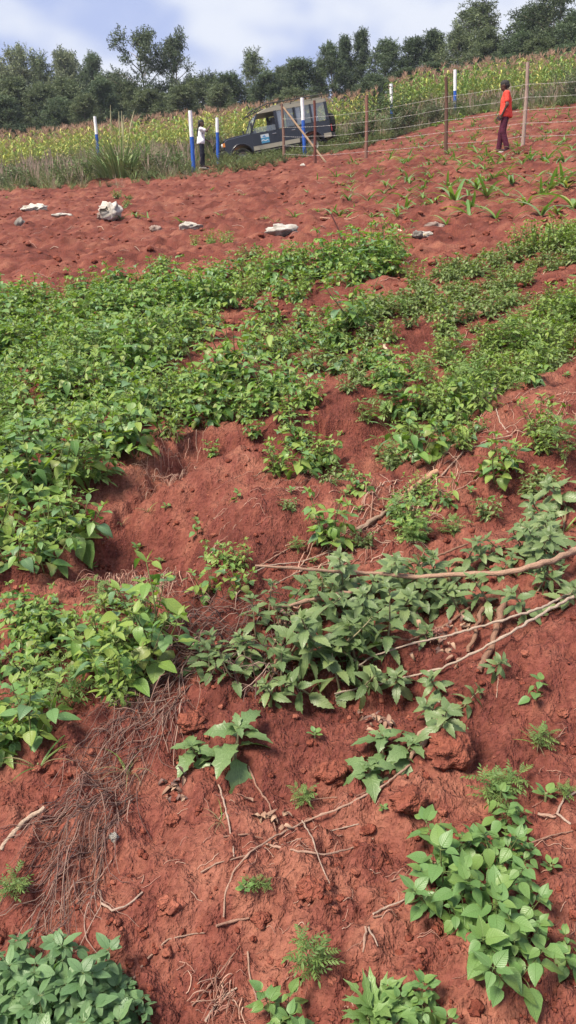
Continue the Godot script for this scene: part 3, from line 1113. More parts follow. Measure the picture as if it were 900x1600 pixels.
func make_roadside() -> void:
	var rng := rngs(700)
	var gcol := [Color(0.15, 0.225, 0.085), Color(0.205, 0.265, 0.10), Color(0.125, 0.19, 0.075)]
	var dcol := [Color(0.30, 0.25, 0.15), Color(0.22, 0.20, 0.11), Color(0.36, 0.30, 0.20)]
	var gm := vc_mat("grass blades", 0.55, 0.4, 0.35)
	var kinds := []
	for k in 6:
		var m := MB.new()
		for i in 26:
			var a := rng.randf() * TAU
			var col: Color = gcol[rng.randi() % 3]
			if k >= 3 and rng.randf() < 0.65: col = dcol[rng.randi() % 3]
			m.merge(leaf("strap", rng.randf_range(0.35, 0.75), 0.016, 4, 0.3, rng.randf_range(0.4, 1.6), 0.0, 0.0, col, rng), aim(Vector3(cos(a), rng.randf_range(1.2, 3.0), sin(a)), Vector3.UP, Vector3(cos(a), 0, sin(a)) * rng.randf() * 0.12, 1.0))
		if k >= 3:
			for i in 5:   # bare seed stalks
				var up := stem_curve(rng, Vector3(rng.randf_range(-0.1, 0.1), 0, rng.randf_range(-0.1, 0.1)), Vector3(rng.randf_range(-0.3, 0.3), 1, rng.randf_range(-0.3, 0.3)), rng.randf_range(0.6, 0.95), 4, 0.1, 0.0)
				m.tube(up, PackedFloat32Array([0.004, 0.004, 0.004, 0.012, 0.006]), 3, Color(0.33, 0.25, 0.20), false)
		kinds.append(m.mesh(gm))
	var bushes := []
	for k in 5:
		var m := MB.new()
		var base: Color = [Color(0.12, 0.185, 0.07), Color(0.155, 0.22, 0.095), Color(0.10, 0.16, 0.065), Color(0.20, 0.26, 0.10), Color(0.19, 0.205, 0.14)][k]
		for st in 16:
			var a := rng.randf() * TAU
			var pts := stem_curve(rng, Vector3.ZERO, Vector3(cos(a) * 0.8, 1.0, sin(a) * 0.8), rng.randf_range(0.35, 0.8), 6, 0.2, 0.02)
			m.tube(pts, taper(7, 0.006, 0.002), 3, Color(0.16, 0.13, 0.08), false)
			for q in range(1, 7):
				for j in 5:
					var b := rng.randf() * TAU
					var variety := rng.randf_range(0.75, 1.3)
					m.merge(leaf("ovate", rng.randf_range(0.05, 0.10), 0.04, 2, 0.2, 0.5, 0.0, 0.1, base * variety, rng), aim(Vector3(cos(b), rng.randf_range(-0.3, 0.9), sin(b)), Vector3.UP, pts[q], 1.0))
		bushes.append(m.mesh(gm))
	var gx := []
	var bx := []
	for k in 6: gx.append([])
	for k in 5: bx.append([])
	var clump := plane_at(190, 281)
	# the strip of rough growth between the red soil and the maize
	var x := -32.0
	while x < 32.0:
		var d := 23.5
		while d < 45.0:
			var q := Vector2(x + rng.randf_range(-0.2, 0.2), d + rng.randf_range(-0.2, 0.2))
			d += 0.42
			var px := q.x / q.y * 1208.0 + 450.0
			if px < -140 or px > 1040: continue
			var e: float = field_edge(px) + nz.veg.get_noise_2d(q.x * 1.5, q.y * 1.5) * 1.1
			if q.y < e: continue
			if (q - clump).length() < 0.9 or (absf(px - 190.0) < 32.0 and q.y < clump.y and q.y > clump.y - 3.5): continue
			var lush: float = nz.veg.get_noise_2d(q.x * 0.5 + 40.0, q.y * 0.5)
			var depth_in := q.y - e
			# the ground round the car and the gate stays low
			var low := px > 325 and px < 600 and q.y < 36.5
			var scale := clampf(0.35 + depth_in * 0.22, 0.35, 1.15) if px < 330 else clampf(0.4 + depth_in * 0.15, 0.4, 1.0)
			if low: scale = 0.52 if q.y > field_edge(px) + 0.6 else 0.36
			if px > 285 and px < 350 and q.y < 32.0: scale *= 0.62
			if Rect2(-4.2, 34.0, 7.2, 3.6).has_point(q): scale *= 0.55
			var xf := Transform3D(Basis(Vector3.UP, rng.randf() * TAU).scaled(Vector3.ONE * scale * rng.randf_range(0.75, 1.25)), on(q.x, q.y))
			var roll := rng.randf()
			if low:
				if roll < 0.6: bx[[0, 1, 3][rng.randi() % 3]].append(xf)
				else: gx[rng.randi() % 3].append(xf)
			elif roll < 0.34 + lush * 0.3: bx[rng.randi() % 5].append(xf)
			else: gx[rng.randi() % 3 + (3 if lush < 0.05 and rng.randf() < 0.7 else 0)].append(xf)
		x += 0.42
	for k in 6:
		multi("roadside_grass", kinds[k], gx[k], "long green grass along the track below the maize" if k < 3 else "dry brown and green grass with bare stalks along the track", "grass", "rough growth along the track")
	for k in 5:
		multi("roadside_weeds", bushes[k], bx[k], "knee-high leafy weeds along the edge of the red soil", "weeds", "rough growth along the track")
	# the big clump of elephant grass
	var el := MB.new()
	for i in 340:
		var a := rng.randf() * TAU
		var rr := sqrt(rng.randf()) * 0.55
		el.merge(leaf("strap", rng.randf_range(0.9, 1.5), 0.03, 6, 0.3, rng.randf_range(0.5, 1.7), 0.0, 0.0, [Color(0.13, 0.22, 0.08), Color(0.18, 0.27, 0.10), Color(0.25, 0.31, 0.13)][i % 3], rng), aim(Vector3(cos(a), rng.randf_range(1.6, 4.0), sin(a)), Vector3.UP, Vector3(cos(a), 0, sin(a)) * rr, 1.0))
	var st := MB.new()
	for i in 6:
		var up := stem_curve(rng, Vector3(rng.randf_range(-0.3, 0.3), 0.3, rng.randf_range(-0.3, 0.3)), Vector3(rng.randf_range(0, 0.25), 1, 0), rng.randf_range(1.1, 1.6), 5, 0.05, 0.0)
		st.tube(up, PackedFloat32Array([0.01, 0.009, 0.008, 0.008, 0.022, 0.008]), 4, Color(0.36, 0.34, 0.2), false)
	var e := thing("elephant_grass", "big arching clump of tall elephant grass beside a leaning blue and white post", "grass clump", on(clump.x, clump.y))
	e.scale = Vector3.ONE * 1.3
	var bl := piece("blades", el.mesh(gm), e)
	bl.set_meta("kind", "stuff")
	piece("seed_stalks", st.mesh(gm), e).set_meta("kind", "stuff")
	# shrubs at the end of the car and under the trees
	var sh := shrub_proto(720, Color(0.115, 0.18, 0.07))
	var shp := shrub_proto(721, Color(0.18, 0.22, 0.13))
	for s in [[3.1, 35.2, 1.25, 0, "leafy green shrub growing against the spare wheel of the safari car"], [4.9, 37.0, 1.7, 0, "tall green shrub between the safari car and the green maize"], [4.2, 34.0, 0.9, 1, "low greyish shrub on the bank in front of the shrubs beside the car"], [6.2, 36.4, 1.1, 1, "greyish shrub on the bank below the green maize"], [-3.6, 39.6, 1.3, 1, "pale shrub at the maize edge above the bonnet of the safari car"], [12.4, 37.2, 1.4, 1, "greyish shrub among the maize beyond the tallest wooden post"], [14.8, 36.4, 1.3, 0, "green shrub on the bank at the wire fence beyond the man"]]:
		var o: Node3D = (shp if s[3] else sh).duplicate()
		top(o, "roadside_shrub")
		o.transform = Transform3D(Basis(Vector3.UP, s[0]).scaled(Vector3.ONE * s[2]), on(s[0], s[1]))
		tag(o, s[4], "shrub", "shrubs on the bank")
	sh.free(); shp.free()

func shrub_proto(s: int, col: Color) -> Node3D:
	var rng := rngs(s)
	var wood := MB.new()
	var lv := MB.new()
	for i in 26:
		var a := i * 2.4
		var pts := stem_curve(rng, Vector3.ZERO, Vector3(cos(a) * rng.randf_range(0.1, 0.9), 1.0, sin(a) * rng.randf_range(0.1, 0.9)), rng.randf_range(0.6, 1.35), 7, 0.2, 0.0)
		wood.tube(pts, taper(8, 0.012, 0.003), 4, Color(0.2, 0.17, 0.12), false)
		for q in range(2, 8):
			for j in 9:
				var b := rng.randf() * TAU
				lv.merge(leaf("ovate", rng.randf_range(0.07, 0.13), 0.05, 2, 0.2, 0.6, 0.0, 0.1, col * rng.randf_range(0.7, 1.3), rng), aim(Vector3(cos(b), rng.randf_range(-0.4, 0.8), sin(b)), Vector3.UP, pts[q] + Vector3(rng.randf_range(-0.1, 0.1), rng.randf_range(-0.1, 0.1), rng.randf_range(-0.1, 0.1)), 1.0))
	var o := Node3D.new()
	piece("stem", wood.mesh(vc_mat("bark", 0.9, 0.3)), o)
	piece("foliage", lv.mesh(vc_mat("grass blades", 0.55, 0.4, 0.35)), o).set_meta("kind", "stuff")
	return o

# ---------------------------------------------------------------- the safari car
func arc_pts(cx: float, cy: float, r: float, a0: float, a1: float, n: int) -> Array:
	var out := []
	for i in n + 1:
		var a := lerpf(a0, a1, float(i) / n)
		out.append(Vector2(cx + cos(a) * r, cy + sin(a) * r))
	return out

func wheel_meshes() -> Array:
	var tyre := MB.new()
	var prof := [[0.24, -0.10], [0.33, -0.125], [0.375, -0.115], [0.39, -0.08], [0.395, 0.0], [0.39, 0.08], [0.375, 0.115], [0.33, 0.125], [0.24, 0.10]]
	var seg := 28
	for i in seg:
		for k in prof.size() - 1:
			var q := []
			for w in [[i, k], [i, k + 1], [i + 1, k + 1], [i + 1, k]]:
				var a: float = TAU * w[0] / seg
				var r: float = prof[w[1]][0] - (0.012 if (k in [2, 3, 4, 5] and int(w[0]) % 2 == 0 and w[1] in [3, 4, 5]) else 0.0)
				q.append(Vector3(cos(a) * r, sin(a) * r, prof[w[1]][1]))
			tyre.face(q[0], q[1], q[2], q[3], Color(0.025, 0.024, 0.023))
	var rim := MB.new()
	var rp := [[0.0, -0.07], [0.06, -0.075], [0.075, -0.05], [0.17, -0.035], [0.19, -0.06], [0.235, -0.095], [0.25, -0.10], [0.25, 0.09], [0.0, 0.09]]
	for i in seg:
		for k in rp.size() - 1:
			var q := []
			for w in [[i, k], [i, k + 1], [i + 1, k + 1], [i + 1, k]]:
				var a: float = TAU * w[0] / seg
				q.append(Vector3(cos(a) * rp[w[1]][0], sin(a) * rp[w[1]][0], rp[w[1]][1]))
			rim.face(q[0], q[1], q[2], q[3], Color(0.20, 0.20, 0.19))
	return [tyre.mesh(vc_mat("tyre rubber", 0.85, 0.3)), rim.mesh(vc_mat("steel rim", 0.45, 0.6))]

func make_car() -> void:
	var X := Vector3(TRACK_DIR.x, -0.195, -TRACK_DIR.y).normalized()
	var Y := Vector3(-TRACK_DIR.y, 0, -TRACK_DIR.x).cross(X).normalized()
	if Y.y < 0.0: Y = -Y
	var Z := X.cross(Y).normalized()
	var car := thing("safari_car", "dark safari car with cream stripe and roof rack parked on the slope behind the fence", "car")
	car.transform = Transform3D(Basis(X, Y, Z), Vector3(TRACK.x, TRACK.y + 0.03, -TRACK.z))

	var paint := flat_mat("car paint navy", Color(0.007, 0.008, 0.015), 0.30, 0.0, 0.5)
	paint.clearcoat_enabled = true
	paint.clearcoat = 0.35
	paint.clearcoat_roughness = 0.12
	var cream := flat_mat("car paint cream", Color(0.29, 0.27, 0.21), 0.5)
	var black := flat_mat("black trim", Color(0.02, 0.02, 0.02), 0.6)
	var chrome := flat_mat("bright metal", Color(0.55, 0.55, 0.55), 0.25, 1.0)
	var glass := flat_mat("car glass", Color(0.30, 0.36, 0.42), 0.04)
	glass.transparency = BaseMaterial3D.TRANSPARENCY_ALPHA
	glass.albedo_color.a = 0.35
	var white := Color.WHITE
	var hw := 0.86

	# lower body with wheel arches, and the bonnet in front of the screen
	var pts: Array = [Vector2(-2.36, 0.58), Vector2(-2.38, 1.22), Vector2(0.98, 1.22), Vector2(1.2, 1.23), Vector2(2.05, 1.16), Vector2(2.16, 1.08), Vector2(2.18, 0.62), Vector2(1.98, 0.60)]
	pts.append_array(arc_pts(1.49, 0.42, 0.49, 0.36, PI - 0.36, 9))
	pts.append(Vector2(1.0, 0.56)); pts.append(Vector2(-1.0, 0.56))
	pts.append_array(arc_pts(-1.49, 0.42, 0.49, 0.36, PI - 0.36, 9))
	var m := MB.new()
	m.prism(PackedVector2Array(pts), -hw, hw, white, Transform3D(), 0.05)
	piece("body", m.mesh(), car, Transform3D(), paint)
	m = MB.new()
	m.box(Vector3(-2.2, 0.42, -0.5), Vector3(2.0, 0.60, 0.5), white)
	piece("chassis", m.mesh(), car, Transform3D(), black)
	# bonnet, slightly narrower and crowned
	m = MB.new()
	m.prism(PackedVector2Array([Vector2(1.02, 1.235), Vector2(1.05, 1.275), Vector2(1.6, 1.265), Vector2(2.05, 1.215), Vector2(2.12, 1.165), Vector2(1.6, 1.20)]), -0.66, 0.66, white, Transform3D(), 0.05)
	piece("bonnet", m.mesh(), car, Transform3D(), paint)
	# cream stripe low on each side, between the arches and behind
	for s in [-1.0, 1.0]:
		for seg in [[-0.97, 0.98], [-2.34, -2.02]]:
			m = MB.new()
			m.box(Vector3(seg[0], 0.585, minf(s * hw, s * (hw + 0.006))), Vector3(seg[1], 0.745, maxf(s * hw, s * (hw + 0.006))), white)
			piece("stripe", m.mesh(), car, Transform3D(), cream)
		m = MB.new()
		m.tube(PackedVector3Array([Vector3(0.95, 0.50, s * 0.88), Vector3(-0.9, 0.50, s * 0.88)]), PackedFloat32Array([0.035, 0.035]), 8, white)
		piece("side_step", m.mesh(), car, Transform3D(), black)
		# flares round the wheel arches
		for ax in [1.49, -1.49]:
			m = MB.new()
			var ap := PackedVector3Array()
			for q in arc_pts(ax, 0.42, 0.50, 0.30, PI - 0.30, 12): ap.append(Vector3(q.x, q.y, s * (hw + 0.012)))
			m.tube(ap, taper(13, 0.035, 0.035), 6, white)
			piece("arch_flare", m.mesh(), car, Transform3D(), paint)

	# cabin: roof and pillars, open between them
	var roof := PackedVector2Array([Vector2(-2.34, 1.90), Vector2(-2.33, 2.03), Vector2(0.20, 2.05), Vector2(0.50, 1.96), Vector2(0.62, 1.90)])
	m = MB.new()
	m.prism(roof, -0.80, 0.80, white, Transform3D(), 0.05)
	var rf := piece("roof", m.mesh(), car, Transform3D(), cream)
	m = MB.new()
	m.prism(PackedVector2Array([Vector2(-2.25, 2.052), Vector2(-2.22, 2.11), Vector2(-0.1, 2.13), Vector2(0.05, 2.062)]), -0.66, 0.66, white, Transform3D(), 0.03)
	piece("raised_hatch", m.mesh(), rf, Transform3D(), cream)
	for s in [-1.0, 1.0]:
		var z0: float = s * 0.80
		for p in [[1.00, 1.22, 0.60, 1.91, 0.07], [-0.14, 1.22, -0.14, 1.91, 0.12], [-0.95, 1.22, -0.95, 1.91, 0.07], [-1.62, 1.22, -1.62, 1.91, 0.07], [-2.29, 1.22, -2.27, 1.91, 0.12]]:
			m = MB.new()
			var w: float = p[4] * 0.5
			m.prism(PackedVector2Array([Vector2(p[0] - w, p[1]), Vector2(p[2] - w, p[3]), Vector2(p[2] + w, p[3]), Vector2(p[0] + w, p[1])]), z0 - 0.035, z0 + 0.035, white, Transform3D(), 0.01)
			piece("pillar", m.mesh(), car, Transform3D(), paint)
		# side panes behind the doors, with pale curtains drawn to their edges
		for w in [[-0.88, -0.21], [-1.58, -0.99], [-2.22, -1.66]]:
			m = MB.new()
			m.face(Vector3(w[0], 1.24, z0 + s * 0.01), Vector3(w[0], 1.89, z0 + s * 0.01), Vector3(w[1], 1.89, z0 + s * 0.01), Vector3(w[1], 1.24, z0 + s * 0.01), white)
			piece("window", m.mesh(), car, Transform3D(), glass)
			m = MB.new()
			var n := 10
			for i in n:
				var xa: float = w[1] - 0.20 * i / n
				var xb: float = w[1] - 0.20 * (i + 1) / n
				var za: float = z0 - s * (0.07 + 0.015 * (i % 2))
				var zb: float = z0 - s * (0.07 + 0.015 * ((i + 1) % 2))
				m.face(Vector3(xa, 1.26, za), Vector3(xa, 1.87, za), Vector3(xb, 1.87, zb), Vector3(xb, 1.26, zb), white)
			piece("curtain", m.mesh(), car, Transform3D(), flat_mat("pale curtain", Color(0.42, 0.46, 0.52), 0.9))
		# front and rear doors, each a panel a little proud of the body
		for d in [["front", -0.12, 0.96], ["rear", -0.93, -0.16]]:
			m = MB.new()
			var zi: float = s * (hw + 0.001)
			var zo: float = s * (hw + 0.012)
			m.prism(PackedVector2Array([Vector2(d[1], 0.76), Vector2(d[1], 1.215), Vector2(d[2], 1.215), Vector2(d[2], 0.76)]), minf(zi, zo), maxf(zi, zo), white, Transform3D(), 0.004)
			var door := piece("door", m.mesh(), car, Transform3D(), paint)
			m = MB.new()
			m.tube(PackedVector3Array([Vector3(d[1] + 0.08, 1.08, zo + s * 0.02), Vector3(d[1] + 0.24, 1.08, zo + s * 0.02)]), PackedFloat32Array([0.016, 0.016]), 6, white)
			piece("handle", m.mesh(), door, Transform3D(), chrome)
			if d[0] == "front":
				# the front pane is wound half down, so only its upper edge of frame and the lower glass show
				m = MB.new()
				m.face(Vector3(-0.07, 1.22, z0), Vector3(-0.07, 1.42, z0), Vector3(0.84, 1.42, z0), Vector3(0.95, 1.22, z0), white)
				piece("window", m.mesh(), door, Transform3D(), glass)
				# emblem: blue sticker with a white upper half and a white wave
				if s < 0.0:
					var e := MB.new()
					var ez := zo - 0.003
					e.box(Vector3(0.28, 0.80, ez - 0.002), Vector3(0.62, 1.00, ez), Color(0.05, 0.22, 0.38))
					e.box(Vector3(0.28, 1.00, ez - 0.002), Vector3(0.62, 1.12, ez), Color(0.45, 0.50, 0.54))
					e.prism(PackedVector2Array([Vector2(0.28, 0.86), Vector2(0.36, 0.93), Vector2(0.44, 0.89), Vector2(0.54, 0.95), Vector2(0.62, 0.90), Vector2(0.62, 0.87), Vector2(0.54, 0.91), Vector2(0.44, 0.86), Vector2(0.36, 0.895)]), ez - 0.005, ez - 0.003, Color(0.5, 0.56, 0.6))
					e.prism(PackedVector2Array([Vector2(0.40, 1.02), Vector2(0.46, 1.09), Vector2(0.56, 1.04), Vector2(0.50, 1.02)]), ez - 0.005, ez - 0.003, Color(0.05, 0.20, 0.45))
					piece("emblem", e.mesh(vc_mat("sticker", 0.4)), door)
		# mirror on an arm
		m = MB.new()
		m.tube(PackedVector3Array([Vector3(0.90, 1.28, s * 0.84), Vector3(0.95, 1.34, s * 1.0), Vector3(0.95, 1.40, s * 1.02)]), PackedFloat32Array([0.015, 0.015, 0.015]), 6, white)
		m.box(Vector3(0.92, 1.34, s * 1.02 - 0.09), Vector3(0.98, 1.58, s * 1.02 + 0.09), white)
		piece("mirror", m.mesh(), car, Transform3D(), black)

	# windscreen in its frame, with the rear pane
	m = MB.new()
	m.face(Vector3(0.99, 1.26, -0.76), Vector3(0.62, 1.89, -0.74), Vector3(0.62, 1.89, 0.74), Vector3(0.99, 1.26, 0.76), white)
	var ws := piece("windscreen", m.mesh(), car, Transform3D(), glass)
	m = MB.new()
	for s in [-0.35, 0.25]:
		m.tube(PackedVector3Array([Vector3(1.02, 1.26, s), Vector3(0.90, 1.46, s + 0.30)]), PackedFloat32Array([0.008, 0.006]), 5, white)
	piece("wiper", m.mesh(), ws, Transform3D(), black)
	m = MB.new()
	m.face(Vector3(-2.33, 1.26, 0.72), Vector3(-2.31, 1.88, 0.72), Vector3(-2.31, 1.88, -0.72), Vector3(-2.33, 1.26, -0.72), white)
	piece("rear_window", m.mesh(), car, Transform3D(), glass)

	# seats, dashboard, steering wheel
	for s in [[0.15, -0.40], [0.15, 0.40], [-0.75, -0.42], [-0.75, 0.42], [-1.5, -0.42], [-1.5, 0.42]]:
		m = MB.new()
		m.prism(PackedVector2Array([Vector2(s[0] - 0.22, 1.02), Vector2(s[0] - 0.32, 1.62), Vector2(s[0] - 0.29, 1.72), Vector2(s[0] - 0.20, 1.70), Vector2(s[0] - 0.10, 1.18), Vector2(s[0] + 0.25, 1.20), Vector2(s[0] + 0.27, 1.05)]), s[1] - 0.24, s[1] + 0.24, white, Transform3D(), 0.04)
		piece("seat", m.mesh(), car, Transform3D(), flat_mat("seat cloth", Color(0.07, 0.07, 0.08), 0.9))
	m = MB.new()
	m.prism(PackedVector2Array([Vector2(0.72, 1.18), Vector2(0.74, 1.34), Vector2(0.96, 1.30), Vector2(0.97, 1.18)]), -0.74, 0.74, white, Transform3D(), 0.02)
	piece("dashboard", m.mesh(), car, Transform3D(), black)
	m = MB.new()
	var ring := PackedVector3Array()
	for i in 17: ring.append(Vector3(0.60 + 0.07 * sin(TAU * i / 16.0), 1.38 + 0.17 * sin(TAU * i / 16.0), 0.40 + 0.18 * cos(TAU * i / 16.0)))
	m.tube(ring, taper(17, 0.014, 0.014), 5, white)
	piece("steering_wheel", m.mesh(), car, Transform3D(), black)

	# front: grille, lamps, bumper, bull bar
	m = MB.new()
	m.box(Vector3(2.165, 0.86, -0.42), Vector3(2.20, 1.10, 0.42), white)
	var gr := piece("grille", m.mesh(), car, Transform3D(), black)
	for k in 3:
		m = MB.new()
		m.box(Vector3(2.20, 0.90 + k * 0.07, -0.40), Vector3(2.212, 0.925 + k * 0.07, 0.40), white)
		piece("bar", m.mesh(), gr, Transform3D(), chrome)
	for s in [-1.0, 1.0]:
		m = MB.new()
		m.tube(PackedVector3Array([Vector3(2.17, 0.98, s * 0.56), Vector3(2.205, 0.98, s * 0.56), Vector3(2.22, 0.98, s * 0.56)]), PackedFloat32Array([0.105, 0.10, 0.06]), 18, white)
		piece("headlight", m.mesh(), car, Transform3D(), flat_mat("lamp glass", Color(0.62, 0.64, 0.66), 0.12))
		m = MB.new()
		m.box(Vector3(2.10, 0.92, s * 0.78 - 0.075), Vector3(2.20, 1.06, s * 0.78 + 0.075), white)
		piece("indicator", m.mesh(), car, Transform3D(), flat_mat("amber lens", Color(0.62, 0.20, 0.03), 0.2))
		m = MB.new()
		m.box(Vector3(-2.42, 0.80, s * 0.74 - 0.06), Vector3(-2.38, 1.05, s * 0.74 + 0.06), white)
		piece("tail_light", m.mesh(), car, Transform3D(), flat_mat("red lens", Color(0.45, 0.02, 0.02), 0.2))
	m = MB.new()
	m.prism(PackedVector2Array([Vector2(2.18, 0.58), Vector2(2.18, 0.78), Vector2(2.32, 0.77), Vector2(2.36, 0.68), Vector2(2.32, 0.58)]), -0.84, 0.84, white, Transform3D(), 0.03)
	piece("front_bumper", m.mesh(), car, Transform3D(), black)
	m = MB.new()
	for s in [-0.62, -0.28, 0.28, 0.62]:
		m.tube(PackedVector3Array([Vector3(2.38, 0.62, s), Vector3(2.42, 0.95, s), Vector3(2.38, 1.10 if absf(s) > 0.5 else 1.18, s)]), PackedFloat32Array([0.028, 0.028, 0.028]), 8, white)
	for y in [0.84, 1.06]:
		m.tube(PackedVector3Array([Vector3(2.30, y, -0.80), Vector3(2.41, y, -0.62), Vector3(2.41, y, 0.62), Vector3(2.30, y, 0.80)]), PackedFloat32Array([0.026, 0.026, 0.026, 0.026]), 8, white)
	piece("bull_bar", m.mesh(), car, Transform3D(), black)
	m = MB.new()
	m.box(Vector3(-2.52, 0.56, -0.82), Vector3(-2.385, 0.74, 0.82), white)
	piece("rear_bumper", m.mesh(), car, Transform3D(), black)
	# roof rack
	m = MB.new()
	for s in [-0.72, 0.72]:
		m.tube(PackedVector3Array([Vector3(-2.3, 2.20, s), Vector3(0.1, 2.22, s), Vector3(0.75, 2.06, s * 0.98), Vector3(0.95, 1.99, s * 0.96)]), PackedFloat32Array([0.022, 0.022, 0.022, 0.022]), 6, white)
		for k in 6: m.tube(PackedVector3Array([Vector3(-2.2 + k * 0.44, 2.02, s), Vector3(-2.2 + k * 0.44, 2.21, s)]), PackedFloat32Array([0.015, 0.015]), 5, white)
		m.tube(PackedVector3Array([Vector3(0.55, 1.93, s), Vector3(0.75, 2.06, s)]), PackedFloat32Array([0.015, 0.015]), 5, white)
	for k in 8: m.tube(PackedVector3Array([Vector3(-2.25 + k * 0.36, 2.205, -0.72), Vector3(-2.25 + k * 0.36, 2.205, 0.72)]), PackedFloat32Array([0.016, 0.016]), 5, white)
	for k in 3: m.tube(PackedVector3Array([Vector3(0.50 + k * 0.2, 2.115 - k * 0.06, -0.70), Vector3(0.50 + k * 0.2, 2.115 - k * 0.06, 0.70)]), PackedFloat32Array([0.018, 0.018]), 5, white)
	piece("roof_rack", m.mesh(), car, Transform3D(), black)
	# wheels and the spare on the back door
	var wm := wheel_meshes()
	for w in [[1.49, -0.76], [1.49, 0.76], [-1.49, -0.76], [-1.49, 0.76]]:
		var b := Basis() if w[1] < 0.0 else Basis(Vector3.UP, PI)
		var wh := Node3D.new()
		wh.name = "wheel"
		wh.transform = Transform3D(b, Vector3(w[0], 0.39, w[1]))
		car.add_child(wh, true)
		piece("tyre", wm[0], wh)
		piece("rim", wm[1], wh)
	var sp := Node3D.new()
	sp.name = "spare_wheel"
	sp.transform = Transform3D(Basis(Vector3.UP, -PI * 0.5), Vector3(-2.52, 1.12, -0.30))
	car.add_child(sp, true)
	piece("tyre", wm[0], sp)
	piece("rim", wm[1], sp)

# ---------------------------------------------------------------- fence
func post_line(foot_px: Vector2, top_px: Vector2, depth := 0.0) -> Array:
	var foot := gp(foot_px.x, foot_px.y)
	if depth > 0.0:      # foot hidden by the bank: stands in line with the track
		var fr := ray(foot_px.x, foot_px.y)
		foot = on(fr.x * depth / -fr.z, depth)
	var r := ray(top_px.x, top_px.y)
	var tip := EYE + r * (foot.z / r.z)
	return [foot, tip]

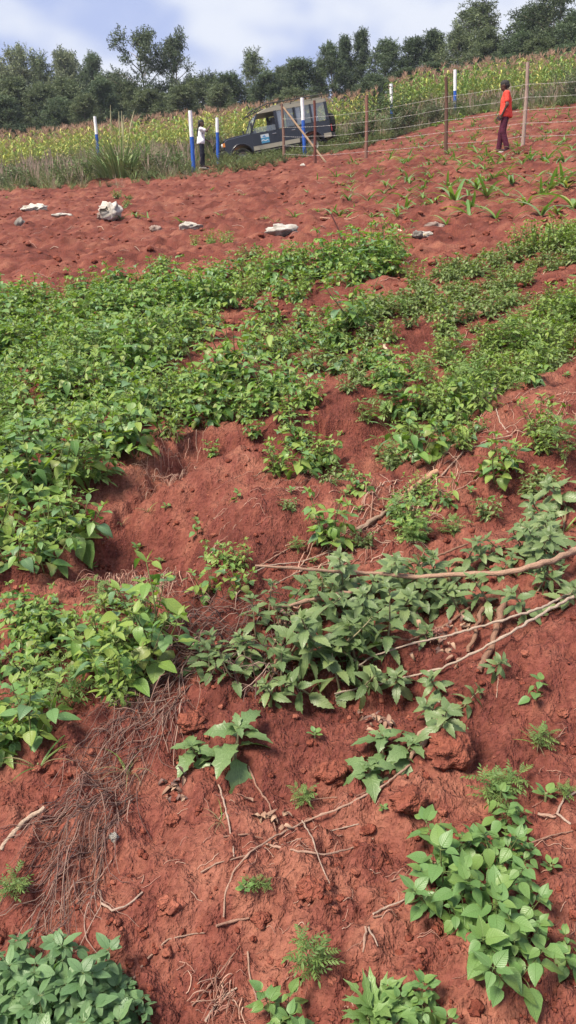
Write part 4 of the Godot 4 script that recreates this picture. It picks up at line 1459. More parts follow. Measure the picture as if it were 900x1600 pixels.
func make_fence() -> void:
	var rng := rngs(800)
	var wood := vc_mat("weathered wood", 0.9, 0.3)
	var wn := bright_noise(81, 0.03, 0.72)
	wood.albedo_texture = ImageTexture.create_from_image(wn)
	wood.uv1_scale = Vector3(2.0, 0.7, 1)
	wood.heightmap_enabled = true
	wood.heightmap_texture = wood.albedo_texture
	wood.heightmap_scale = 1.2
	# rough wooden posts: foot, top, radius, colour, label
	var posts := [
		[Vector2(960, 224), Vector2(972, 84), 0.055, Color(0.3, 0.2, 0.16), "wooden fence post just outside the view beside the tallest post"],
		[Vector2(817, 232), Vector2(825, 97), 0.052, Color(0.42, 0.31, 0.27), "tallest pale bark-stripped wooden post standing beside the man in orange"],
		[Vector2(697, 243), Vector2(697, 120), 0.050, Color(0.15, 0.085, 0.065), "dark brown wooden fence post in front of the green maize"],
		[Vector2(572, 250), Vector2(573, 148), 0.052, Color(0.27, 0.145, 0.11), "reddish wooden fence post standing alone beyond the rear of the safari car"],
		[Vector2(493, 258), Vector2(491, 157), 0.045, Color(0.17, 0.070, 0.055), "red-brown wooden post in front of the rear wheel of the safari car"],
		[Vector2(445, 256), Vector2(440, 162), 0.048, Color(0.25, 0.15, 0.12), "wooden corner post in front of the safari car, braced by a slanting pole"],
	]
	var lines := []
	for p in posts:
		var l := post_line(p[0], p[1])
		lines.append([l[0], l[1], p[2]])
		var m := MB.new()
		var pts := PackedVector3Array()
		var n := 9
		for i in n:
			var t := float(i) / (n - 1)
			pts.append((l[1] - l[0]) * lerpf(-0.08, 1.0, t) + Vector3(sin(t * 5.0 + p[2] * 90.0), 0, cos(t * 4.0)) * 0.012)
		m.tube(pts, taper(n, p[2] * 1.08, p[2] * 0.85), 9, p[3], true, 0.10, rng)
		if p[0].x < 900: 
			var o := single("wooden_post", m.mesh(wood), p[4], "fence post", Transform3D(Basis(), l[0]), "wooden posts of the wire fence")
	# brace
	var a: Vector3 = lines[5][0].lerp(lines[5][1], 0.93) + Vector3(0.05, 0, 0.06)
	var b := gp(512, 255)
	var bm := MB.new()
	bm.tube(PackedVector3Array([Vector3(0, -0.05, 0), (a - b) * 0.5 + Vector3(0, -0.02, 0), a - b]), PackedFloat32Array([0.035, 0.034, 0.030]), 8, Color(0.32, 0.22, 0.15), true, 0.08, rng)
	single("brace_pole", bm.mesh(wood), "slanting pale pole propping the corner post in front of the car", "pole", Transform3D(Basis(), b))
	# barbed wire: five strands over all the posts
	var steel := flat_mat("galvanised wire", Color(0.48, 0.47, 0.46), 0.5, 0.3)
	for k in 5:
		var f: float = [0.13, 0.285, 0.44, 0.59, 0.74][k]
		var line := MB.new()
		var barbs := MB.new()
		var origin: Vector3 = lines[5][0]
		for i in range(lines.size() - 1, 0, -1):
			var p0: Vector3 = lines[i][0].lerp(lines[i][1], f) + Vector3(0, 0, lines[i][2] + 0.004)
			var p1: Vector3 = lines[i - 1][0].lerp(lines[i - 1][1], f) + Vector3(0, 0, lines[i - 1][2] + 0.004)
			var seg := PackedVector3Array()
			for q in 9:
				var t := q / 8.0
				seg.append(p0.lerp(p1, t) - origin - Vector3(0, 0.05 * 4.0 * t * (1.0 - t) * (0.4 + 0.3 * sin(k * 2.0 + i)), 0))
			line.tube(seg, taper(9, 0.0029, 0.0029), 5, Color.WHITE, false)
			var len := p0.distance_to(p1)
			for q in int(len / 0.16):
				var t := (q + 0.5) / int(len / 0.16)
				var at := p0.lerp(p1, t) - origin - Vector3(0, 0.05 * 4.0 * t * (1.0 - t) * (0.4 + 0.3 * sin(k * 2.0 + i)), 0)
				for w in 2:
					var u := Vector3(rng.randf_range(-0.5, 0.5), rng.randf_range(-1, 1), rng.randf_range(-1, 1)).normalized() * 0.018
					barbs.tube(PackedVector3Array([at - u, at + u]), PackedFloat32Array([0.003, 0.002]), 3, Color.WHITE, false)
		var w := thing("barbed_wire", "%s strand of barbed wire strung along the wooden posts" % ["lowest", "second lowest", "middle", "second highest", "highest"][k], "wire", origin, "barbed wire strands")
		piece("strand", line.mesh(), w, Transform3D(), steel)
		piece("barbs", barbs.mesh(), w, Transform3D(), steel).set_meta("kind", "stuff")
	# painted posts: white above, blue below
	var paint := vc_mat("painted post", 0.7, 0.4)
	paint.albedo_texture = ImageTexture.create_from_image(bright_noise(82, 0.02, 0.86))
	paint.heightmap_enabled = true
	paint.heightmap_texture = paint.albedo_texture
	paint.heightmap_scale = 0.6
	var blues := [
		[Vector2(156, 266), Vector2(148, 182), 210.0, 0.070, "leaning blue and white post beside the elephant grass"],
		[Vector2(303, 271), Vector2(297, 173), 214.0, 0.070, "tall blue and white post right beside the woman in white"],
		[Vector2(341, 259), Vector2(339, 184), 207.0, 0.062, "short blue and white post between the woman and the safari car"],
		[Vector2(476, 243), Vector2(472, 153), 188.0, 0.070, "blue and white post in front of the car's rear door"],
		[Vector2(613, 197), Vector2(611, 131), 164.0, 0.075, "blue and white post on the bank before the green maize, behind the reddish wooden post"],
		[Vector2(711, 176), Vector2(711, 109), 142.0, 0.075, "blue and white post behind the dark brown wooden post, against tasselled maize"],
	]
	for p in blues:
		var l := post_line(p[0], p[1], 39.5 if p[0].x > 550 else 0.0)
		var o := thing("painted_post", p[4], "post", l[0], "blue and white posts along the track")
		var v: Vector3 = l[1] - l[0]
		var sr := ray(p[1].x, p[2])      # where the white paint ends
		var split: float = ((EYE + sr * (l[0].z / sr.z)).y - l[0].y) / v.y
		for part in [["blue_base", -0.08, split, Color(0.022, 0.095, 0.43)], ["white_top", split, 1.0, Color(0.80, 0.80, 0.84)]]:
			var m := MB.new()
			var pts := PackedVector3Array()
			for i in 5: pts.append(v * lerpf(part[1], part[2], i / 4.0) + Vector3(sin(i * 2.0 + p[0].x), 0, 0) * (0.004 if i > 0 and i < 4 else 0.0))
			m.tube(pts, taper(5, p[3] * (1.0 if part[0] == "blue_base" else 0.97), p[3] * 0.96), 10, part[3], true, 0.05, rng)
			piece(part[0], m.mesh(paint), o)

# ---------------------------------------------------------------- people
# bones [ax, ay, az, ra, bx, by, bz, rb] -> one smooth surface (surface nets over a smooth minimum)
func skin(bones: Array, cell: float, k: float, out: MB, col: Color, cuts: Array = []) -> void:
	var lo := Vector3.ONE * 1e9
	var hi := -lo
	for b in bones:
		for e in [0, 4]:
			var p := Vector3(b[e], b[e + 1], b[e + 2])
			var r: float = b[e + 3] + cell * 3.0
			lo = lo.min(p - Vector3.ONE * r)
			hi = hi.max(p + Vector3.ONE * r)
	var n := Vector3i(((hi - lo) / cell).ceil()) + Vector3i.ONE
	var f := PackedFloat32Array()
	f.resize(n.x * n.y * n.z)
	for b in bones:
		var a := Vector3(b[0], b[1], b[2])
		var c := Vector3(b[4], b[5], b[6])
		var ra: float = b[3]
		var rb: float = b[7]
		var m := maxf(ra, rb) + cell * 2.5
		var i0 := Vector3i(((a.min(c) - Vector3.ONE * m - lo) / cell).floor()).clamp(Vector3i.ZERO, n - Vector3i.ONE)
		var i1 := Vector3i(((a.max(c) + Vector3.ONE * m - lo) / cell).ceil()).clamp(Vector3i.ZERO, n - Vector3i.ONE)
		var ac := c - a
		var l2 := maxf(ac.length_squared(), 1e-9)
		for x in range(i0.x, i1.x + 1):
			for y in range(i0.y, i1.y + 1):
				for z in range(i0.z, i1.z + 1):
					var p := lo + Vector3(x, y, z) * cell
					var t := clampf((p - a).dot(ac) / l2, 0.0, 1.0)
					var d := p.distance_to(a + ac * t) - lerpf(ra, rb, t)
					f[(x * n.y + y) * n.z + z] += exp(-d / k)
	for i in f.size():
		f[i] = -k * log(f[i]) if f[i] > 1e-30 else 1.0
	for cut in cuts:     # keep only what lies on the plane's normal side: [point, normal]
		for x in n.x:
			for y in n.y:
				for z in n.z:
					var i := (x * n.y + y) * n.z + z
					if f[i] < 0.1:
						f[i] = maxf(f[i], -(lo + Vector3(x, y, z) * cell - cut[0]).dot(cut[1]))
	var at := {}
	var sx := n.y * n.z
	var sy := n.z
	var offs := [0, 1, sy, sy + 1, sx, sx + 1, sx + sy, sx + sy + 1]
	for x in n.x - 1:
		for y in n.y - 1:
			for z in n.z - 1:
				var i := x * sx + y * sy + z
				var inside := 0
				for o in offs:
					if f[i + o] < 0.0: inside += 1
				if inside == 0 or inside == 8: continue
				var sum := Vector3.ZERO
				var cnt := 0
				for e in [[0, 1], [0, 2], [0, 4], [1, 3], [1, 5], [2, 3], [2, 6], [4, 5], [4, 6], [3, 7], [5, 7], [6, 7]]:
					var fa := f[i + offs[e[0]]]
					var fb := f[i + offs[e[1]]]
					if (fa < 0.0) != (fb < 0.0):
						var t := fa / (fa - fb)
						var pa := Vector3(e[0] >> 2, (e[0] >> 1) & 1, e[0] & 1)
						var pb := Vector3(e[1] >> 2, (e[1] >> 1) & 1, e[1] & 1)
						sum += pa.lerp(pb, t)
						cnt += 1
				var g := Vector3(f[i + offs[4]] + f[i + offs[5]] + f[i + offs[6]] + f[i + offs[7]] - f[i] - f[i + 1] - f[i + sy] - f[i + sy + 1],
					f[i + offs[2]] + f[i + offs[3]] + f[i + offs[6]] + f[i + offs[7]] - f[i] - f[i + 1] - f[i + sx] - f[i + sx + 1],
					f[i + offs[1]] + f[i + offs[3]] + f[i + offs[5]] + f[i + offs[7]] - f[i] - f[i + sy] - f[i + sx] - f[i + sx + sy])
				at[i] = out.vert(lo + (Vector3(x, y, z) + sum / cnt) * cell, g.normalized(), col)
	for i in at:
		for ax in [[sx, sy, 1], [sy, 1, sx], [1, sx, sy]]:
			var j: int = i + ax[0]
			if (f[i] < 0.0) != (f[j] < 0.0):
				var a1: int = i - ax[1]
				var a2: int = i - ax[2]
				var a3: int = i - ax[1] - ax[2]
				if at.has(a1) and at.has(a2) and at.has(a3):
					out.quad(at[i], at[a1], at[a3], at[a2])

func bone(a: Vector3, ra: float, b: Vector3, rb: float) -> Array:
	return [a.x, a.y, a.z, ra, b.x, b.y, b.z, rb]

func hand_bones(wrist: Vector3, dirn: Vector3, palm: Vector3, curl: float, thumb_side: float) -> Array:
	var out := []
	var d := dirn.normalized()
	var p := (palm - d * palm.dot(d)).normalized()
	var s := d.cross(p).normalized() * thumb_side
	out.append(bone(wrist, 0.024, wrist + d * 0.03, 0.024))
	for i in 4:
		var o := s * (0.030 - 0.020 * i)
		var k := wrist + d * (0.085 - 0.004 * absf(i - 1.3)) + o
		out.append(bone(wrist + d * 0.02 + o * 0.6, 0.014, k, 0.0115))
		var l: float = [0.040, 0.045, 0.042, 0.033][i]
		var dd := d
		var q := k
		for j in 3:
			dd = (dd + p * curl).normalized()
			var e: Vector3 = q + dd * l * [1.0, 0.65, 0.5][j]
			out.append(bone(q, 0.0105 - 0.001 * j, e, 0.0095 - 0.001 * j))
			q = e
	var t0 := wrist + d * 0.025 + s * 0.022
	var t1 := t0 + (d * 0.6 + s * 0.7 + p * 0.35).normalized() * 0.04
	var t2 := t1 + (d * 0.9 + s * 0.15 + p * 0.5).normalized() * 0.032
	out.append(bone(t0, 0.014, t1, 0.0115))
	out.append(bone(t1, 0.0115, t2, 0.009))
	return out

func head_bones(c: Vector3, b: Basis) -> Array:
	var out := []
	for q in [[0, 0.03, -0.02, 0.088, 0, 0.035, 0.015, 0.084], [0, -0.03, 0.03, 0.066, 0, 0.02, 0.03, 0.072], [0, -0.075, 0.055, 0.030, 0, -0.05, 0.045, 0.048], [0, -0.02, 0.098, 0.015, 0, 0.012, 0.094, 0.008], [-0.014, -0.024, 0.088, 0.009, 0.014, -0.024, 0.088, 0.009],
		[-0.02, -0.055, 0.085, 0.009, 0.02, -0.055, 0.085, 0.009], [-0.04, 0.022, 0.082, 0.011, 0.04, 0.022, 0.082, 0.011], [0.082, -0.02, -0.01, 0.010, 0.088, 0.015, -0.014, 0.014], [-0.082, -0.02, -0.01, 0.010, -0.088, 0.015, -0.014, 0.014]]:
		out.append(bone(c + b * Vector3(q[0], q[1], q[2]), q[3], c + b * Vector3(q[4], q[5], q[6]), q[7]))
	return out

func make_person(o: Node3D, J: Dictionary, skin_col: Color, shirt_mat: Material, leg_mat: Material, shoe_mat: Material, hair_mat: Material, hair: Array, curlL: float, curlR: float) -> void:
	var body := MB.new()
	var limbs := []
	for s in ["L", "R"]:
		limbs.append(bone(J["sh" + s], 0.052, J["el" + s], 0.040))
		limbs.append(bone(J["el" + s], 0.040, J["wr" + s], 0.026))
		limbs.append(bone(J["hip" + s], 0.085, J["kn" + s], 0.055))
		limbs.append(bone(J["kn" + s], 0.055, J["an" + s], 0.037))
	var sl: Vector3 = J.shL
	var sr: Vector3 = J.shR
	limbs.append(bone(J.hipL, 0.09, J.hipR, 0.09))
	limbs.append(bone(J.pelvis, 0.105, J.chest, 0.11))
	limbs.append(bone(sl.lerp(sr, 0.25), 0.075, sl.lerp(sr, 0.75), 0.075))
	limbs.append(bone(J.chest, 0.10, J.neck, 0.06))
	limbs.append(bone(J.neck, 0.05, J.head - Vector3(0, 0.06, 0), 0.046))
	var hb: Basis = J.face
	skin(limbs, 0.014, 0.012, body, skin_col)
	skin(head_bones(J.head, hb), 0.007, 0.006, body, skin_col)
	skin(hand_bones(J.wrL, J.haL, J.paL, curlL, 1.0), 0.0045, 0.0035, body, skin_col)
	skin(hand_bones(J.wrR, J.haR, J.paR, curlR, -1.0), 0.0045, 0.0035, body, skin_col)
	piece("body", body.mesh(vc_mat("skin", 0.55, 0.4)), o)
	# eyes and lips
	for s in [-1.0, 1.0]:
		var e := MB.new()
		var c: Vector3 = J.head + hb * Vector3(s * 0.032, 0.0, 0.090)
		skin([bone(c - hb * Vector3(0.007, 0, 0), 0.008, c + hb * Vector3(0.007, 0, 0), 0.008)], 0.003, 0.002, e, Color.WHITE)
		piece("eye", e.mesh(), o, Transform3D(), flat_mat("eye", Color(0.35, 0.33, 0.30), 0.2))
	# shirt: torso and short sleeves
	var shirt := MB.new()
	var sb := []
	sb.append(bone(J.pelvis + Vector3(0, -0.02, 0), J.get("hem", 0.135), J.chest, 0.135))
	sb.append(bone(J.pelvis + Vector3(0, -0.05, -0.03), J.get("hem", 0.135) * 0.98, J.pelvis + Vector3(0, 0.1, -0.01), 0.125))
	sb.append(bone(J.hipL + Vector3(0, 0.02, 0), 0.122, J.hipR + Vector3(0, 0.02, 0), 0.122))
	sb.append(bone(sl.lerp(sr, 0.14), 0.082, sl.lerp(sr, 0.86), 0.082))
	sb.append(bone(J.chest, 0.12, J.neck - Vector3(0, 0.045, 0), 0.085))
	for s in ["L", "R"]:
		var sh: Vector3 = J["sh" + s]
		var el: Vector3 = J["el" + s]
		sb.append(bone(sh, 0.070, sh.lerp(el, 0.62), 0.064))
	skin(sb, 0.014, 0.014, shirt, Color.WHITE, [[J.pelvis + Vector3(0, -0.085, 0), Vector3.UP], [J.neck + Vector3(0, 0.005, -0.02), Vector3(0, -1, -0.25).normalized()]])
	piece("shirt", shirt.mesh(), o, Transform3D(), shirt_mat)
	var tr := MB.new()
	var tb := []
	tb.append(bone(J.hipL + Vector3(0, 0.03, 0), 0.105, J.hipR + Vector3(0, 0.03, 0), 0.105))
	for s in ["L", "R"]:
		tb.append(bone(J["hip" + s], J.get("thigh", 0.10), J["kn" + s], 0.072))
		tb.append(bone(J["kn" + s], 0.072, J["an" + s] + Vector3(0, 0.02, 0), J.get("cuff", 0.058)))
	skin(tb, 0.014, 0.012, tr, Color.WHITE)
	piece("trousers", tr.mesh(), o, Transform3D(), leg_mat)
	for s in ["L", "R"]:
		var an: Vector3 = J["an" + s]
		var fd: Vector3 = J.foot
		var m := MB.new()
		skin([bone(an + Vector3(0, -0.01, 0), 0.045, an + Vector3(0, -0.045, 0) - fd * 0.03, 0.040), bone(an + Vector3(0, -0.045, 0) - fd * 0.03, 0.038, an + Vector3(0, -0.045, 0) + fd * 0.13, 0.040), bone(an + Vector3(0, -0.055, 0) + fd * 0.13, 0.038, an + Vector3(0, -0.06, 0) + fd * 0.18, 0.030)], 0.009, 0.008, m, Color.WHITE, [[an + Vector3(0, -0.088, 0), Vector3.UP]])
		var shoe := piece("shoe", m.mesh(), o, Transform3D(), shoe_mat)
		m = MB.new()
		skin([bone(an + Vector3(0, -0.080, 0) - fd * 0.03, 0.047, an + Vector3(0, -0.080, 0) + fd * 0.17, 0.043)], 0.009, 0.006, m, Color.WHITE, [[an + Vector3(0, -0.098, 0), Vector3.UP], [an + Vector3(0, -0.066, 0), Vector3.DOWN]])
		piece("sole", m.mesh(), shoe, Transform3D(), flat_mat("pale sole", Color(0.6, 0.58, 0.56), 0.8))
	var hm := MB.new()
	skin(hair, 0.008, 0.007, hm, Color.WHITE)
	piece("hair", hm.mesh(), o, Transform3D(), hair_mat)

func cloth(key: String, col: Color) -> StandardMaterial3D:
	var m := flat_mat(key, col, 0.9, 0.0, 0.2)
	if not m.heightmap_enabled:
		m.uv1_triplanar = true
		m.uv1_scale = Vector3.ONE * 3.0
		var f := noise(90, 0.018, 3)
		f.fractal_type = FastNoiseLite.FRACTAL_RIDGED
		m.heightmap_enabled = true
		m.heightmap_texture = ImageTexture.create_from_image(noise_image(f, 256))
		m.heightmap_scale = 1.6
	return m

func make_people() -> void:
	# man: side view, walking pose at rest, looking down along the fence
	var at := gp(784, 240)
	var man := thing("person", "person in an orange-red T-shirt and maroon trousers standing beside the tallest fence post", "person", at)
	man.basis = Basis(Vector3.UP, atan2(-1.0, -0.35))
	var J := {"pelvis": Vector3(0, 0.93, -0.02), "chest": Vector3(0, 1.24, -0.01), "neck": Vector3(0, 1.44, 0.0), "head": Vector3(0, 1.575, 0.05),
		"hipL": Vector3(0.085, 0.90, -0.02), "hipR": Vector3(-0.085, 0.90, -0.02), "knL": Vector3(0.10, 0.50, 0.0), "knR": Vector3(-0.10, 0.50, 0.07), "anL": Vector3(0.10, 0.105, -0.13), "anR": Vector3(-0.11, 0.06, 0.10),
		"shL": Vector3(0.175, 1.385, -0.02), "shR": Vector3(-0.175, 1.385, -0.01), "elL": Vector3(0.235, 1.11, -0.06), "elR": Vector3(-0.23, 1.12, 0.02), "wrL": Vector3(0.215, 0.90, 0.05), "wrR": Vector3(-0.20, 0.92, 0.14),
		"haL": Vector3(-0.1, -0.75, 0.6), "haR": Vector3(0.1, -0.7, 0.6), "paL": Vector3(-1, 0, -0.2), "paR": Vector3(1, 0, -0.2), "face": Basis(Vector3.UP, -0.25) * Basis(Vector3.RIGHT, 0.35), "foot": Vector3(0.0, 0.0, 1.0), "hem": 0.150, "thigh": 0.098, "cuff": 0.066}
	var hb: Basis = J.face
	var hc: Vector3 = J.head
	var hair := [bone(hc + hb * Vector3(0, 0.05, -0.03), 0.092, hc + hb * Vector3(0, 0.065, 0.02), 0.086), bone(hc + hb * Vector3(0, 0.0, -0.05), 0.075, hc + hb * Vector3(0, 0.04, -0.04), 0.088)]
	make_person(man, J, Color(0.085, 0.045, 0.032), cloth("orange shirt", Color(0.76, 0.075, 0.055)), cloth("maroon trousers", Color(0.075, 0.018, 0.035)), cloth("dark shoe", Color(0.05, 0.03, 0.035)), flat_mat("black hair", Color(0.012, 0.011, 0.012), 0.85), hair, 0.55, 0.45)
	# phone in the near hand
	var ph := MB.new()
	ph.box(Vector3(-0.006, -0.06, -0.036), Vector3(0.006, 0.06, 0.036), Color.WHITE)
	var pp := man.transform * Transform3D(Basis(Vector3.RIGHT, 0.9), Vector3(0.185, 0.815, 0.115))
	single("phone", ph.mesh(flat_mat("black phone", Color(0.02, 0.02, 0.022), 0.3)), "dark phone held low in the hand of the person in orange", "phone", pp)

	# woman: turned to the field, arm raised with a phone
	at = gp(316, 267)
	var wo := thing("person", "person in a white T-shirt and dark trousers with one arm raised among the roadside weeds", "person", at)
	var sc := 0.93
	wo.basis = Basis(Vector3.UP, atan2(1.0, -0.15)).scaled(Vector3.ONE * sc)
	J = {"pelvis": Vector3(0, 0.93, -0.01), "chest": Vector3(0, 1.22, 0.0), "neck": Vector3(0, 1.41, -0.01), "head": Vector3(0, 1.545, 0.02),
		"hipL": Vector3(0.085, 0.90, 0.0), "hipR": Vector3(-0.085, 0.90, 0.0), "knL": Vector3(0.085, 0.49, 0.05), "knR": Vector3(-0.085, 0.49, 0.0), "anL": Vector3(0.08, 0.095, 0.06), "anR": Vector3(-0.08, 0.095, -0.04),
		"shL": Vector3(0.155, 1.35, 0.0), "shR": Vector3(-0.155, 1.35, 0.0), "elL": Vector3(0.20, 1.10, 0.06), "elR": Vector3(-0.18, 1.27, 0.20), "wrL": Vector3(0.14, 0.98, 0.26), "wrR": Vector3(-0.11, 1.43, 0.31),
		"haL": Vector3(-0.2, -0.2, 0.8), "haR": Vector3(0.1, 0.7, 0.6), "paL": Vector3(-0.6, 0.5, 0), "paR": Vector3(0.2, 0.2, -1), "face": Basis(Vector3.UP, -0.35) * Basis(Vector3.RIGHT, -0.05), "foot": Vector3(0, 0, 1.0), "hem": 0.132, "thigh": 0.094, "cuff": 0.048}
	hb = J.face
	hc = J.head
	hair = [bone(hc + hb * Vector3(0, 0.045, -0.03), 0.094, hc + hb * Vector3(0, 0.06, 0.015), 0.086), bone(hc + hb * Vector3(0, -0.02, -0.06), 0.072, hc + hb * Vector3(0, 0.04, -0.04), 0.088)]
	for i in 9:
		var u := (i - 4) * 0.016
		hair.append(bone(hc + Vector3(u, -0.03, -0.10), 0.017, Vector3(u * 1.2, 1.32, -0.135), 0.016))
		hair.append(bone(Vector3(u * 1.2, 1.32, -0.135), 0.016, Vector3(u * 1.1, 1.14, -0.145), 0.011))
	make_person(wo, J, Color(0.10, 0.055, 0.040), cloth("white shirt", Color(0.72, 0.71, 0.78)), cloth("dark leggings", Color(0.022, 0.022, 0.035)), cloth("dark shoe", Color(0.05, 0.03, 0.035)), flat_mat("black hair", Color(0.012, 0.011, 0.012), 0.85), hair, 0.4, 0.5)
	# print on the shirt: a few dark strokes on the chest side that shows
	var pr := MB.new()
	for k in 4:
		pr.box(Vector3(-0.148, 1.10 + k * 0.035, 0.02 + 0.012 * (k % 2)), Vector3(-0.140, 1.118 + k * 0.035, 0.075 - 0.01 * (k % 3)), Color(0.1, 0.1, 0.16))
	piece("print", pr.mesh(vc_mat("shirt print", 0.9)), wo)
	ph = MB.new()
	ph.box(Vector3(-0.036, -0.07, -0.006), Vector3(0.036, 0.07, 0.006), Color.WHITE)
	var hp := wo.transform * Transform3D(Basis(Vector3.RIGHT, -0.35), Vector3(-0.085, 1.53, 0.355))
	single("phone", ph.mesh(flat_mat("black phone", Color(0.02, 0.02, 0.022), 0.3)), "dark phone held up by the person in the white T-shirt", "phone", hp.orthonormalized())

# ---------------------------------------------------------------- maize seedlings on the tilled soil
func make_seedlings() -> void:
	var protos := []
	for k in 7:
		protos.append(proto_joined(plan_tuft(900 + k, 6 + k % 3, 1.0 + 0.12 * (k % 4), "maize", 0.75)))
	var rng := rngs(910)
	# [pixel x, pixel y, size] of the clearest ones, then rows between them
	var spots := [[818, 330, 1.5], [845, 350, 0.8], [735, 330, 1.3], [710, 320, 1.1], [745, 300, 1.0], [760, 310, 0.9], [632, 330, 0.9], [655, 325, 0.8], [700, 300, 0.9], [660, 300, 0.8], [680, 325, 1.0], [800, 295, 0.9], [790, 315, 0.9], [770, 285, 1.0], [860, 300, 1.0], [885, 300, 1.1], [870, 285, 0.8], [840, 280, 0.9], [815, 265, 0.9], [850, 255, 0.9], [880, 262, 0.9], [745, 265, 0.8], [760, 250, 0.9], [722, 262, 0.7], [895, 330, 1.2], [870, 340, 0.9], [855, 370, 0.8], [775, 345, 0.8], [620, 345, 0.7], [580, 345, 0.7], [545, 320, 0.6], [540, 345, 0.8], [574, 318, 0.7], [600, 300, 0.5], [640, 290, 0.6], [655, 270, 0.6], [630, 262, 0.6], [590, 280, 0.5], [520, 290, 0.45], [530, 342, 0.7], [548, 305, 0.5], [497, 335, 0.5], [480, 300, 0.4], [470, 322, 0.4], [460, 345, 0.5], [690, 275, 0.6], [705, 240, 0.6], [725, 225, 0.6], [745, 222, 0.6], [755, 210, 0.6], [640, 235, 0.6], [660, 225, 0.6], [630, 215, 0.5], [600, 232, 0.5], [840, 225, 0.7], [855, 215, 0.7], [875, 230, 0.7], [890, 205, 0.7], [862, 195, 0.6], [893, 240, 0.9], [828, 250, 0.8], [805, 245, 0.7], [415, 340, 0.5], [430, 350, 0.5], [380, 310, 0.4], [330, 300, 0.4], [300, 310, 0.4], [198, 315, 0.6], [190, 345, 0.5], [213, 345, 0.5], [232, 345, 0.5], [345, 345, 0.4], [283, 350, 0.6], [10, 315, 0.5]]
	var seen := {}
	for s in spots:
		var at := gp(s[0], s[1])
		plant(protos[rng.randi() % 7], "maize_seedling", "young maize plant with arching strap leaves in the tilled red soil", "maize seedling", "maize seedlings in the tilled soil", at, rng.randf() * TAU, minf(s[2], 1.1) * rng.randf_range(0.9, 1.15) * 1.75)
	var area := poly([520, 355, 900, 345, 900, 180, 700, 195, 560, 250, 470, 290])
	var small := []
	for k in 7: small.append([])
	for q in scatter(area, 0.6, 911, 0.85):
		var right := smoothstep(-1.0, 4.0, q.x)
		if rng.randf() > 0.3 + 0.7 * right: continue
		if rng.randf() < 0.5:      # the smallest, one mass among the rest
			small[rng.randi() % 7].append(Transform3D(Basis(Vector3.UP, rng.randf() * TAU).scaled(Vector3.ONE * rng.randf_range(0.7, 1.15)), on(q.x, q.y)))
			continue
		plant(protos[rng.randi() % 7], "maize_seedling", "young maize plant with arching strap leaves in the tilled red soil", "maize seedling", "maize seedlings in the tilled soil", on(q.x, q.y), rng.randf() * TAU, rng.randf_range(0.8, 1.4) * (0.7 + 0.55 * right))
	for k in 7: multi("small_maize_sprouts", joined(plan_tuft(900 + k, 6 + k % 3, 1.0 + 0.12 * (k % 4), "maize", 0.75)).mesh(leaf_material), small[k], "smallest maize sprouts scattered between the seedlings in tilled soil", "maize sprouts", "small maize sprouts")
	for p in protos: p.free()

# ---------------------------------------------------------------- stones and clods
func rock(s: int, rough: float, col: Color, squash := 0.7, res := 14, pits := 0.0) -> MB:
	var m := MB.new()
	var f := noise(s, 1.1, 3)
	var g := noise(s + 1, 3.5, 1, FastNoiseLite.TYPE_CELLULAR)
	var rng := rngs(s)
	var first := 0
	for i in res + 1:
		var th := PI * i / res
		for j in res * 2:
			var ph := TAU * j / (res * 2)
			var u := Vector3(sin(th) * cos(ph), cos(th), sin(th) * sin(ph))
			var r := 1.0 + f.get_noise_3dv(u * 1.2) * rough + (g.get_noise_3dv(u) + 0.5) * rough * 0.5 - (pits if f.get_noise_3dv(u * 3.1 + Vector3.ONE * 7.0) > 0.33 else 0.0)
			var grain := 1.0 + f.get_noise_3dv(u * 2.5 + Vector3(9, 2, 4)) * 0.25 + rng.randf_range(-0.05, 0.05)
			m.vert(u * r * Vector3(1, squash, 1), u, Color(col.r * grain, col.g * grain, col.b * grain))
	for i in res:
		for j in res * 2:
			var k := (j + 1) % (res * 2)
			m.quad(i * res * 2 + j, i * res * 2 + k, (i + 1) * res * 2 + k, (i + 1) * res * 2 + j)
	# true normals
	var acc := PackedVector3Array()
	acc.resize(m.v.size())
	for i in range(0, m.idx.size(), 3):
		var a := m.idx[i]
		var b := m.idx[i + 1]
		var c := m.idx[i + 2]
		var nn := (m.v[b] - m.v[a]).cross(m.v[c] - m.v[a])
		if nn.dot(m.v[a]) < 0.0: nn = -nn
		acc[a] += nn; acc[b] += nn; acc[c] += nn
	for i in acc.size():
		if acc[i].length() > 1e-9: m.n[i] = acc[i].normalized()
	return m

